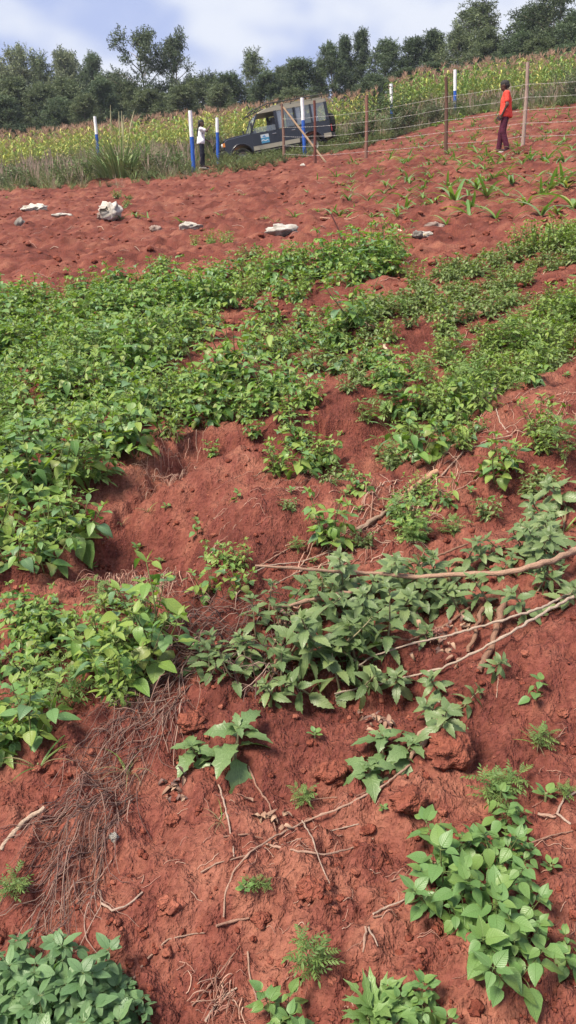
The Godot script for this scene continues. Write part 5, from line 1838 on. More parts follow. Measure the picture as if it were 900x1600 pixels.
func make_stones() -> void:
	var st := vc_mat("pale rubble", 0.9, 0.3)
	st.uv1_triplanar = true
	st.uv1_scale = Vector3.ONE * 1.2
	st.heightmap_enabled = true
	st.heightmap_texture = ImageTexture.create_from_image(noise_image(noise(95, 0.04, 4, FastNoiseLite.TYPE_CELLULAR), 512))
	st.heightmap_scale = 4.0
	var white := Color(0.76, 0.72, 0.66)
	var grey := Color(0.42, 0.39, 0.36)
	var dusty := Color(0.55, 0.42, 0.37)
	# pixel, width px, height px, colour, label
	var list := [
		[56, 332, 30, 10, white, "flat pale lump of rubble lying alone on the red soil below the weeds"],
		[33, 358, 13, 12, grey, "small grey pointed stone on bare red soil"],
		[98, 344, 26, 4, white, "thin white slab lying flat on the red soil"],
		[173, 347, 34, 26, white, "biggest white rubble block with a dark hollow on bare soil"],
		[160, 347, 12, 9, dusty, "small dusty lump leaning against the biggest white rubble block"],
		[243, 363, 15, 8, dusty, "small dusty pinkish stone alone on the red soil"],
		[297, 361, 28, 11, white, "pale rubble lump beside a maize seedling"],
		[441, 374, 40, 14, white, "pale rubble lump at the edge of the leafy patch"],
		[662, 374, 26, 9, white, "broken white slab under the end of the bamboo stick"],
		[678, 364, 26, 10, dusty, "pinkish grey block in the middle of the broken rubble heap"],
		[692, 361, 34, 5, white, "flat white slab lying on top of the broken rubble heap"],
		[652, 380, 14, 9, grey, "grey chunk at the foot of the broken rubble heap"],
		[473, 262, 6, 6, white, "tiny round white stone by the wooden posts below the safari car"],
		[179, 1312, 11, 11, white, "small white pebble lying among the dry tangled stems"],
	]
	var k := 0
	for s in list:
		var at := gp(s[0], s[1])
		var dist := (at - EYE).length()
		var w: float = s[2] / 1208.0 * dist * 0.56
		var h: float = s[3] / 1208.0 * dist * 0.6
		var m := rock(950 + k * 3, 0.6, s[4], 1.0, 12, 0.18 if s[3] > 9 else 0.0)
		if k == 3:   # the hollow: a deep mouth on the side that shows
			for i in m.v.size():
				var u := m.v[i].normalized()
				var q := u.dot(Vector3(-0.28, 0.1, 0.9).normalized())
				if q > 0.90:
					m.v[i] *= 0.3
		k += 1
		var xf := Transform3D(Basis(Vector3.UP, k * 1.3 if k != 4 else 0.0).scaled(Vector3(w, h, w * 0.8) * (0.82 if k == 4 else 1.0)), at + Vector3(0, h * 0.7, 0))
		single("rubble_stone", m.mesh(st), s[5], "stone", xf, "pale stones on the soil")
	# loose crumbs of earth, and larger clods
	var soil := soil_mat()
	var rng := rngs(970)
	var cols := [Color(0.22, 0.068, 0.046), Color(0.175, 0.053, 0.036), Color(0.28, 0.102, 0.07)]
	var lumps := []
	for v in 6: lumps.append(rock(980 + v * 2, 0.5, cols[v % 3], 0.8, 6).mesh(soil))
	var near := []
	for v in 6: near.append([])
	for i in 16000:
		var d := 0.8 + pow(rng.randf(), 1.7) * 6.5
		var x := rng.randf_range(-0.55, 0.55) * (d + 0.5)
		if nz.veg.get_noise_2d(x * 2.0, d * 2.0) < rng.randf_range(-0.5, 0.2): continue
		var r := 0.002 + pow(rng.randf(), 6.0) * 0.012 * (0.8 + d * 0.12)
		near[rng.randi() % 6].append(Transform3D(Basis.from_euler(Vector3(rng.randf() * 6, rng.randf() * 6, 0)).scaled(Vector3(r, r * 0.8, r)), on(x, d, r * 0.2)))
	for i in 7000:
		var d := 6.5 + pow(rng.randf(), 1.3) * 24.0
		var x := rng.randf_range(-0.45, 0.45) * d
		var px := x / d * 1208.0 + 450.0
		if d > field_edge(px): continue
		var r := 0.008 + pow(rng.randf(), 5.0) * 0.045
		near[rng.randi() % 6].append(Transform3D(Basis.from_euler(Vector3(rng.randf() * 6, rng.randf() * 6, 0)).scaled(Vector3(r, r * 0.7, r)), on(x, d, r * 0.15)))
	for v in 6: multi("soil_crumbs", lumps[v], near[v], "loose crumbs of red earth scattered over the soil", "soil", "crumbs of red earth")
	var clods := [
		[517, 1215, 46, "round brick-red clod of earth under a fine-leaved weed"], [300, 1133, 42, "brick-red clod of earth beneath the dry stems beside the lobed plant"], [268, 1418, 34, "angular red clod in crumbly earth beside a curved twig"], [270, 1284, 22, "small red clod among crumbs above the curved twig"], [700, 1180, 70, "large flat-topped block of red earth below the fallen branch"],
		[640, 1255, 50, "broad crusted lump of red earth under the long thin twig"], [487, 1395, 40, "hard lump of red earth on the open slope between bent twigs"], [408, 1440, 26, "smooth red clod beside a short pale stick"], [812, 885, 40, "red clod caught behind the thick fallen branch"], [880, 1116, 16, "small red clod on the bare slope near the broad seedling"], [805, 1117, 12, "crumb of red earth next to the broad seedling"],
	]
	for s in clods:
		var at := gp(s[0], s[1])
		var r: float = s[2] / 1208.0 * (at - EYE).length() * 0.5
		var m := rock(rng.randi() % 9000, 0.55, cols[rng.randi() % 3].lerp(cols[2], 0.5), 0.75, 14)
		single("earth_clod", m.mesh(soil), s[3], "clod", Transform3D(Basis(Vector3.UP, rng.randf() * TAU).scaled(Vector3(r, r, r * 0.85)), at + Vector3(0, r * 0.25, 0)), "clods of red earth")

# ---------------------------------------------------------------- the leafy beds
func plan_bean(k: int) -> Dictionary:
	return plan_leafy(1000 + k, 0.20 + 0.03 * (k % 3), 3 + k % 3, 0.6, "bean", 1.0, k % 2 == 0, 3 if k % 2 == 0 else 4)

func make_beds() -> void:
	var near := []     # leaves as parts
	var far := []      # leaves joined
	for k in 7:
		var p := plan_bean(k)
		near.append(proto_parts(p))
		far.append(proto_joined(p))
	var fine := []
	var finegrey := []
	for k in 5:
		fine.append(proto_joined(plan_leafy(1050 + k, 0.20, 8, 0.8, "small", 0.95, false, 6)))
		finegrey.append(proto_joined(plan_leafy(1070 + k, 0.12, 8, 1.2, "smallgrey", 0.9, false, 5, "smallgrey")))
	var feath := []
	for k in 4: feath.append(proto_joined(plan_feather(1090 + k, 0.20, 1.0, 4)))
	var big := []
	for k in 4: big.append(proto_joined(plan_leafy(1095 + k, 0.27, 3, 0.35, "broad", 0.85 + 0.08 * k, false, 4, "tip")))
	var rng := rngs(1100)
	# patches: corners in pixels, kind, gap in metres, size, keep
	var patches := [
		# the large bed
		[[-60, 560, -60, 485, 60, 478, 150, 468, 240, 458, 330, 470, 340, 520, 300, 560, 250, 585, 330, 600, 420, 590, 490, 640, 480, 690, 400, 700, 300, 700, 235, 745, 185, 795, 125, 865, 60, 915, -60, 945], "bean", 0.165, 1.05, 0.95],
		# clumps above it
		[[300, 470, 330, 440, 400, 420, 470, 405, 500, 440, 490, 480, 420, 490, 350, 500], "bean", 0.20, 1.05, 0.9],
		[[480, 440, 500, 408, 560, 402, 630, 408, 636, 432, 580, 448, 520, 458], "bean", 0.20, 1.25, 1.0],
		[[375, 560, 380, 515, 430, 500, 500, 510, 560, 500, 610, 520, 590, 550, 500, 575, 420, 585], "beanfine", 0.17, 0.95, 0.9],
		[[500, 600, 540, 580, 630, 590, 650, 620, 600, 650, 520, 650, 490, 625], "beanfine", 0.15, 0.9, 0.85],
		[[430, 765, 450, 715, 500, 700, 530, 720, 515, 755, 470, 775], "bean", 0.15, 0.75, 0.8],
		# yellow-green bands that run up to the right
		[[620, 610, 680, 575, 760, 530, 830, 500, 920, 470, 980, 455, 980, 550, 900, 560, 840, 600, 760, 640, 660, 650], "fine", 0.15, 0.9, 0.8],
		[[560, 700, 640, 640, 740, 650, 760, 680, 700, 730, 620, 760, 560, 740], "mixed", 0.145, 0.95, 0.75],
		[[660, 450, 720, 420, 800, 400, 920, 375, 980, 372, 980, 410, 880, 430, 780, 470, 700, 500, 640, 490], "finegrey", 0.19, 1.25, 0.72],
		[[780, 400, 860, 378, 980, 360, 980, 395, 880, 405], "fine", 0.20, 1.2, 0.9],
		[[560, 480, 640, 470, 660, 500, 600, 520, 550, 505], "finegrey", 0.17, 1.2, 0.85],
		[[690, 520, 760, 480, 820, 480, 780, 520, 720, 545], "finegrey", 0.17, 1.2, 0.75],
		[[0, 482, 40, 474, 45, 492, 0, 500], "fine", 0.3, 1.0, 1.0],
		[[225, 430, 290, 420, 320, 430, 300, 445, 240, 445], "finegrey", 0.35, 1.2, 0.5],
		[[300, 385, 360, 372, 368, 388, 310, 394], "fine", 0.32, 0.9, 1.0],
		[[350, 420, 400, 405, 420, 420, 380, 430], "finegrey", 0.35, 1.2, 0.6],
		[[160, 318, 215, 310, 215, 325, 170, 330], "finegrey", 0.6, 1.2, 0.7],
		[[690, 720, 740, 680, 780, 690, 730, 740], "finegrey", 0.2, 0.8, 0.4],
		[[590, 815, 640, 760, 690, 770, 660, 830, 610, 850], "mixed", 0.13, 0.85, 0.7],
		# looser growth over the hump and the ridge
		[[420, 490, 640, 450, 900, 420, 900, 560, 760, 700, 560, 790, 440, 690], "sprinkle", 0.25, 0.8, 0.62],
		[[500, 880, 560, 780, 720, 700, 780, 720, 720, 800, 620, 880], "sprinkle", 0.20, 0.7, 0.55],
		[[640, 620, 760, 560, 900, 500, 900, 590, 780, 660, 680, 690], "sprinkle", 0.17, 0.9, 0.7],
		[[350, 800, 430, 740, 540, 770, 520, 850, 420, 870], "sprinkle", 0.24, 0.5, 0.3],
		[[290, 715, 340, 698, 420, 700, 400, 725, 320, 730], "beanfine", 0.14, 0.55, 0.5],
		[[580, 800, 680, 740, 780, 700, 900, 690, 900, 760, 760, 810, 640, 850], "sprinkle", 0.16, 0.7, 0.55],
		# lower-left bed
		[[-40, 1020, 20, 985, 100, 955, 180, 950, 235, 985, 250, 1060, 235, 1120, 150, 1140, 60, 1125, -40, 1090], "bean", 0.11, 0.80, 0.95],
		[[270, 950, 300, 915, 360, 900, 400, 925, 390, 955, 320, 975], "bean", 0.115, 0.70, 0.9],
		[[-40, 1230, -40, 1160, 60, 1140, 110, 1180, 60, 1215], "bean", 0.115, 0.75, 0.9],
		[[190, 925, 215, 890, 250, 900, 235, 950], "beanfine", 0.14, 0.6, 0.3],
	]
	var says := {
		"bean": ["leafy_weed", "green weed with broad pointed leaves in the dense leafy patches", "weed", "broad-leaved weeds in the leafy patches"],
		"fine": ["bushy_weed", "yellowish green bushy weed with small leaves", "weed", "bushy small-leaved weeds"],
		"finegrey": ["creeping_weed", "low grey-green creeping weed with tiny leaves on the red soil", "weed", "creeping weeds on the red soil"],
		"big": ["large_leaved_weed", "taller weed with large light green leaves standing out of a leafy patch", "weed", "large-leaved weeds in the leafy patches"],
		"feather": ["feathery_weed", "feathery weed with finely divided leaves", "weed", "feathery weeds"],
	}
	var where := {0: "large leafy bed beside the bare mound", 1: "leafy ridge beside the large bed", 2: "rounded leafy clump below the thin stake", 3: "loose clump beside the bare pale stick", 4: "loose clump under the bare hump", 5: "small clump on top of the bare mound", 23: "ledge above the bare mound", 25: "lower leafy bed below the root-filled hollow", 26: "small leafy clump beside the toothed shoots", 27: "leafy clump above the dry stem tangle", 28: "hollow between the two leafy beds"}
	var s := 1200
	var beans := []
	for p in patches:
		s += 1
		for q in scatter(poly(p[0]), p[2], s, p[4]):
			var kind: String = p[1]
			var roll := rng.randf()
			if kind == "beanfine": kind = "bean" if roll < 0.55 else "finegrey"
			elif kind == "sprinkle": kind = "finegrey" if roll < 0.38 else ("fine" if roll < 0.66 else ("feather" if roll < 0.84 else "bean"))
			elif kind == "mixed": kind = "bean" if roll < 0.3 else ("feather" if roll < 0.65 else "finegrey")
			elif kind == "bean" and roll < 0.30: kind = "fine" if roll < 0.17 else ("feather" if roll < 0.21 else ("big" if q.y > 2.7 else "bean"))
			elif kind == "fine" and roll < 0.25: kind = "feather"
			var proto: Node3D
			match kind:
				"fine": proto = fine[rng.randi() % 5]
				"finegrey": proto = finegrey[rng.randi() % 5]
				"big": proto = big[rng.randi() % 4]
				"feather": proto = feath[rng.randi() % 4]
			var w: Array = says[kind]
			var grow: float = 1.0 + 0.55 * nz.veg.get_noise_2d(q.x * 1.1 + 60.0, q.y * 1.1)
			if kind == "bean":
				beans.append([p[3] / q.y, q, p[3] * grow * rng.randf_range(0.7, 1.25), rng.randf() * TAU, rng.randi() % 7, "green weed with broad pointed leaves in the " + where.get(s - 1201, "mixed weeds around the splintered wood")])
				continue
			plant(proto, w[0], w[1], w[2], w[3], on(q.x, q.y, -0.005), rng.randf() * TAU, p[3] * grow * rng.randf_range(0.75, 1.2))
	# the three hundred that show largest stand singly, the rest make up the mass behind
	beans.sort_custom(func(a, b): return a[0] > b[0])
	var rest := []
	for v in 7: rest.append([])
	for i in beans.size():
		var b: Array = beans[i]
		var q: Vector2 = b[1]
		if i < 290:
			plant((near if i < 85 else far)[b[4]], "leafy_weed", b[5], says.bean[2], says.bean[3], on(q.x, q.y, -0.005), b[3], b[2])
		else:
			rest[b[4]].append(Transform3D(Basis(Vector3.UP, b[3]).scaled(Vector3.ONE * b[2]), on(q.x, q.y, -0.005)))
	for v in 7:
		if rest[v]: multi("leafy_ground_cover", joined(plan_bean(v), true).mesh(leaf_material), rest[v], "mass of broad-leaved green weeds at the far side of the leafy patches", "weeds", "far broad-leaved weeds")
	for a in [near, far, fine, finegrey, feath, big]:
		for p in a: p.free()

# ---------------------------------------------------------------- single plants close by
func make_near_plants() -> void:
	var rng := rngs(1300)
	# kind, pixel, size, label
	var toothed := []
	for k in 6: toothed.append(proto_parts(plan_toothed(1310 + k, 0.16 + 0.03 * (k % 3), 12 + k % 4, 0.95)))
	var tall := []
	for k in 4: tall.append(proto_parts(plan_toothed(1320 + k, 0.30 + 0.03 * k, 22, 0.95, "toothed", 0.35)))
	var lobed := []
	for k in 3: lobed.append(proto_parts(plan_toothed(1330 + k, 0.10, 9, 0.9, "lobed", 0.4)))
	var broad := []
	for k in 4: broad.append(proto_parts(plan_leafy(1340 + k, 0.16, 3, 0.9, "broad", 0.85, false, 3, "broad")))
	var potato := []
	for k in 4: potato.append(proto_parts(plan_leafy(1350 + k, 0.17, 4, 0.65, "potato", 0.95, true, 3, "potato")))
	var sprout := []
	for k in 4: sprout.append(proto_parts(plan_rosette(1360 + k, 7, 0.9, "round", 0.3, 1.2)))
	var sow := []
	for k in 2: sow.append(proto_parts(plan_rosette(1370 + k, 12, 0.75, "sow", 0.5, 2.2)))
	var feath := []
	for k in 4: feath.append(proto_parts(plan_feather(1380 + k, 0.09, 0.62, 3)))
	var tuft := []
	for k in 3: tuft.append(proto_parts(plan_tuft(1390 + k, 10, 0.7)))
	var seed := []
	for k in 3: seed.append(proto_parts(plan_leafy(1395 + k, 0.09, 1, 0.3, "broad", 0.5, false, 3, "broad")))

	# grey-green toothed shoots along the fallen branches
	for t in [[470, 905, 0.9], [520, 890, 0.9], [560, 900, 1.0], [600, 890, 1.0], [640, 905, 1.0], [575, 930, 1.0], [530, 940, 1.0], [620, 945, 0.95], [490, 950, 0.9], [660, 930, 0.95], [700, 915, 0.8], [540, 990, 1.05], [505, 1010, 1.15], [560, 1020, 1.15], [470, 1030, 0.95], [590, 1040, 1.05], [530, 1055, 1.15], [490, 1070, 1.0], [620, 1055, 0.6], [555, 1070, 0.9], [720, 870, 0.75], [745, 890, 0.8], [800, 860, 0.85], [830, 850, 0.8], [870, 850, 0.9], [850, 790, 0.9], [885, 775, 1.0], [885, 830, 0.9], [860, 815, 0.85], [830, 820, 0.8], [820, 845, 0.8], [900, 750, 0.9], [775, 880, 0.75], [790, 850, 0.75], [760, 860, 0.7], [840, 905, 0.75], [890, 900, 0.8], [770, 935, 0.8], [830, 945, 0.75], [870, 930, 0.75], [440, 985, 0.7], [400, 975, 0.7], [410, 1020, 0.7], [380, 1000, 0.65], [440, 1060, 0.7], [690, 1065, 0.75], [700, 1110, 0.75], [725, 1085, 0.65], [680, 1130, 0.7], [770, 1030, 0.55], [350, 1010, 0.7], [370, 1050, 0.7], [330, 1040, 0.6], [420, 945, 0.75], [450, 930, 0.8], [390, 1030, 0.75], [450, 1010, 0.85], [300, 1030, 0.55], [680, 890, 0.8], [720, 940, 0.75], [650, 985, 0.8], [590, 985, 0.9], [430, 1075, 0.7]]:
		plant(toothed[rng.randi() % 6], "toothed_shrub", "grey-green shoot with drooping toothed leaves growing through the fallen branches", "shrub", "toothed shoots among the fallen branches", gp(t[0], t[1] + 20), rng.randf() * TAU, t[2] * 0.80 * rng.randf_range(0.85, 1.15), Vector3(rng.randf_range(-0.9, 0.9), 1, rng.randf_range(-0.2, 0.6)))
	for t in [[540, 925, 0.75], [585, 915, 0.8], [630, 930, 0.75], [560, 975, 0.8], [470, 960, 0.65], [665, 945, 0.7], [515, 1010, 0.75], [600, 1010, 0.7], [700, 925, 0.65], [870, 860, 0.75], [820, 880, 0.65]]:
		plant(tall[rng.randi() % 4], "tall_toothed_shrub", "taller grey-green shoot with many toothed leaves in the thick of the fallen branches", "shrub", "tall toothed shoots among the fallen branches", gp(t[0], t[1] + 15), rng.randf() * TAU, t[2] * rng.randf_range(0.8, 1.05), Vector3(rng.randf_range(-0.8, 0.6), 1, rng.randf_range(-0.3, 0.7)))
	for t in [[365, 1190, 1.15, "pale grey-green plant with deeply lobed leaves on the open soil beside the dry stems"], [600, 1195, 0.9, "lobed grey-green plant growing below the cut branch stubs"], [575, 1215, 0.75, "lobed grey-green plant growing below the cut branch stubs"], [625, 1190, 0.8, "lobed grey-green plant growing below the cut branch stubs"], [310, 1185, 0.75, "pale grey-green plant with deeply lobed leaves on the open soil beside the dry stems"]]:
		plant(lobed[rng.randi() % 3], "lobed_plant", t[3], "plant", "lobed grey-green plants", gp(t[0], t[1]), rng.randf() * TAU, t[2] * 0.9)
	# the tall clump on the open slope
	for t in [[775, 1350, 0.85], [800, 1375, 0.7], [765, 1420, 0.95], [810, 1440, 0.8], [775, 1480, 0.95], [815, 1490, 0.7], [795, 1535, 0.75], [690, 1350, 0.95], [705, 1400, 1.0], [680, 1420, 0.8], [725, 1450, 0.6], [720, 1360, 0.8], [815, 1335, 0.5], [790, 1290, 0.6]]:
		plant(broad[rng.randi() % 4], "broad_leaved_weed", "bright green broad-leaved weed in the tall clump on the open slope", "weed", "broad-leaved clump on the open slope", gp(t[0], t[1]), rng.randf() * TAU, t[2] * rng.randf_range(0.75, 1.15) * 0.82)
	for t in [[765, 1260, 1.2, "yellow-tipped feathery weed at the upper end of the broad-leaved clump"], [790, 1240, 1.0, "yellow-tipped feathery weed at the upper end of the broad-leaved clump"], [488, 1520, 1.15, "single feathery weed with yellowish heart on the bare slope"], [845, 1170, 0.8, "small feathery tuft below the broad seedling"], [475, 1255, 0.7, "fine feathery weed beside the round brick-red clod"], [20, 1400, 0.8, "feathery yellow-green weed beside the dry stems"], [465, 860, 0.7, "pale feathery seedling on the bare mound"], [395, 1390, 0.4, "tiny pair of feathery seedlings beside a long twig"], [415, 1388, 0.35, "tiny pair of feathery seedlings beside a long twig"], [883, 1245, 0.5, "small feathery seedling beside a bent stick on the slope"]]:
		plant(feath[rng.randi() % 4], "feathery_seedling", t[3], "weed", "feathery seedlings", gp(t[0], t[1]), rng.randf() * TAU, t[2] * 0.72)
	# potato plants at the foot of the slope
	for t in [[15, 1570, 1.15], [85, 1555, 1.2], [135, 1560, 1.1], [60, 1610, 1.25], [165, 1600, 1.0], [20, 1650, 1.2], [160, 1640, 1.0], [205, 1610, 0.75], [185, 1560, 0.6], [30, 1510, 0.6], [90, 1650, 1.2]]:
		plant(potato[rng.randi() % 4], "potato_plant", "bluish green potato plant with rounded leaflets at the foot of the slope", "potato plant", "potato plants at the foot of the slope", gp(t[0], t[1]), rng.randf() * TAU, t[2] * 0.66)
	# bottom edge
	for t in [[590, 1590, 0.95, "soft lobed rosette standing upright at the bottom of the slope"], [575, 1600, 0.8, "soft lobed rosette standing upright at the bottom of the slope"]]:
		plant(sow[rng.randi() % 2], "rosette_plant", t[3], "plant", "lobed rosettes", gp(t[0], t[1]), rng.randf() * TAU, t[2])
	for t in [[650, 1600, 0.75], [630, 1585, 0.6], [670, 1615, 0.65], [440, 1610, 0.75], [430, 1630, 0.7], [895, 1510, 0.6]]:
		plant(broad[rng.randi() % 4], "broad_leaved_weed", "small broad-leaved weed low on the slope beside the lobed rosette", "weed", "small weeds low on the slope", gp(t[0], t[1]), rng.randf() * TAU, t[2] * 0.7)
	# sprouts, seedlings and tufts on the bare earth
	for t in [[838, 1100, 1.0, "bright seedling with broad pale leaves alone on the bare slope"], [365, 785, 0.8, "leafy seedling at the foot of the bare mound bank"], [310, 835, 0.95, "leafy seedling at the foot of the bare mound bank"], [755, 800, 0.9, "leafy seedling on the bare patch above the fallen branch"], [785, 765, 0.8, "leafy seedling on the bare patch above the fallen branch"], [750, 745, 0.8, "leafy seedling on the bare patch above the fallen branch"], [660, 625, 1.0, "dark leafy seedling on the small bare hump"]]:
		plant(seed[rng.randi() % 3], "leafy_seedling", t[3], "seedling", "leafy seedlings", gp(t[0], t[1]), rng.randf() * TAU, t[2])
	for t in [[492, 1152, 0.7], [852, 1250, 1.0], [598, 1266, 0.4], [697, 1306, 0.7], [860, 1360, 0.7], [383, 1392, 0.6], [80, 660, 1.0], [868, 675, 0.8], [820, 705, 0.7], [735, 770, 0.8], [700, 790, 0.8], [560, 800, 0.8], [540, 775, 0.8], [215, 860, 0.9], [260, 795, 0.8], [490, 880, 0.6], [250, 880, 0.7], [145, 890, 0.8], [310, 1000, 0.7], [455, 770, 0.7], [885, 590, 0.9]]:
		plant(sprout[rng.randi() % 4], "small_sprout", "tiny round-leaved sprout on bare red earth", "sprout", "tiny sprouts on bare earth", gp(t[0], t[1]), rng.randf() * TAU, t[2])
	for t in [[690, 1310, 0.7], [700, 815, 0.9], [880, 830, 1.4], [200, 1210, 0.8], [345, 1285, 0.5], [720, 640, 0.8], [190, 820, 0.6], [355, 880, 0.6], [840, 1165, 0.6], [645, 610, 1.0], [230, 800, 0.6], [60, 1200, 1.1]]:
		plant(tuft[rng.randi() % 3], "grass_tuft", "small tuft of thin grass blades on the red earth", "grass", "small grass tufts", gp(t[0], t[1]), rng.randf() * TAU, t[2])
	# the big pale leaves at the edge of the large bed
	var big := proto_parts(plan_leafy(1398, 0.20, 2, 0.4, "broad", 1.7, false, 2, "tip"))
	plant(big, "large_leaved_weed", "pale yellow-green weed with very large leaves at the edge of the leafy bed", "weed", "", gp(125, 850), 0.6, 0.85)
	for a in [toothed, tall, lobed, broad, potato, sprout, sow, feath, tuft, seed, [big]]:
		for p in a: p.free()

# ---------------------------------------------------------------- fallen branches and twigs
func bark_mat() -> StandardMaterial3D:
	var m := vc_mat("dry bark", 0.85, 0.3)
	if m.albedo_texture == null:
		var im := bright_noise(83, 0.03, 0.75)
		m.albedo_texture = ImageTexture.create_from_image(im)
		m.uv1_scale = Vector3(1, 3, 1)
		m.heightmap_enabled = true
		m.heightmap_texture = m.albedo_texture
		m.heightmap_scale = 0.6
	return m

# a stick through pixels; each point lies "lift" metres above the ground there
func stick(pix: Array, lift: Array, r0: float, r1: float, col: Color, s: int, called: String, label: String, group := "dry twigs on the soil", sides := 7) -> void:
	var rng := rngs(s)
	var key := PackedVector3Array()
	for i in range(0, pix.size(), 2):
		var k := i / 2
		var t := float(k) / maxf(1.0, pix.size() / 2 - 1)
		key.append(gp(pix[i], pix[i + 1]) + Vector3(0, lerpf(lift[0], lift[1], t) + lerpf(r0, r1, t) * 0.6, 0))
	var cur := Curve3D.new()
	for i in key.size():
		var tan: Vector3 = (key[mini(i + 1, key.size() - 1)] - key[maxi(i - 1, 0)]) * 0.17
		cur.add_point(key[i], -tan, tan)
	var ln := cur.get_baked_length()
	var n := clampi(int(ln / maxf(0.012, r0 * 2.5)), 5, 60)
	var pts := PackedVector3Array()
	var rad := PackedFloat32Array()
	for i in n + 1:
		var t := float(i) / n
		var p := cur.sample_baked(ln * t)
		p += Vector3(rng.randf_range(-1, 1), rng.randf_range(-0.6, 0.6), rng.randf_range(-1, 1)) * lerpf(r0, r1, t) * 0.65
		pts.append(p - key[0])
		rad.append(lerpf(r0, r1, t) * rng.randf_range(0.9, 1.1) * (1.25 if i % 7 == 3 else 1.0))
	var m := MB.new()
	m.tube(pts, rad, sides, col, true, 0.13, rng, 4.0)
	single(called, m.mesh(bark_mat()), label, "branch" if called == "fallen_branch" else "twig", Transform3D(Basis(), key[0]), group)

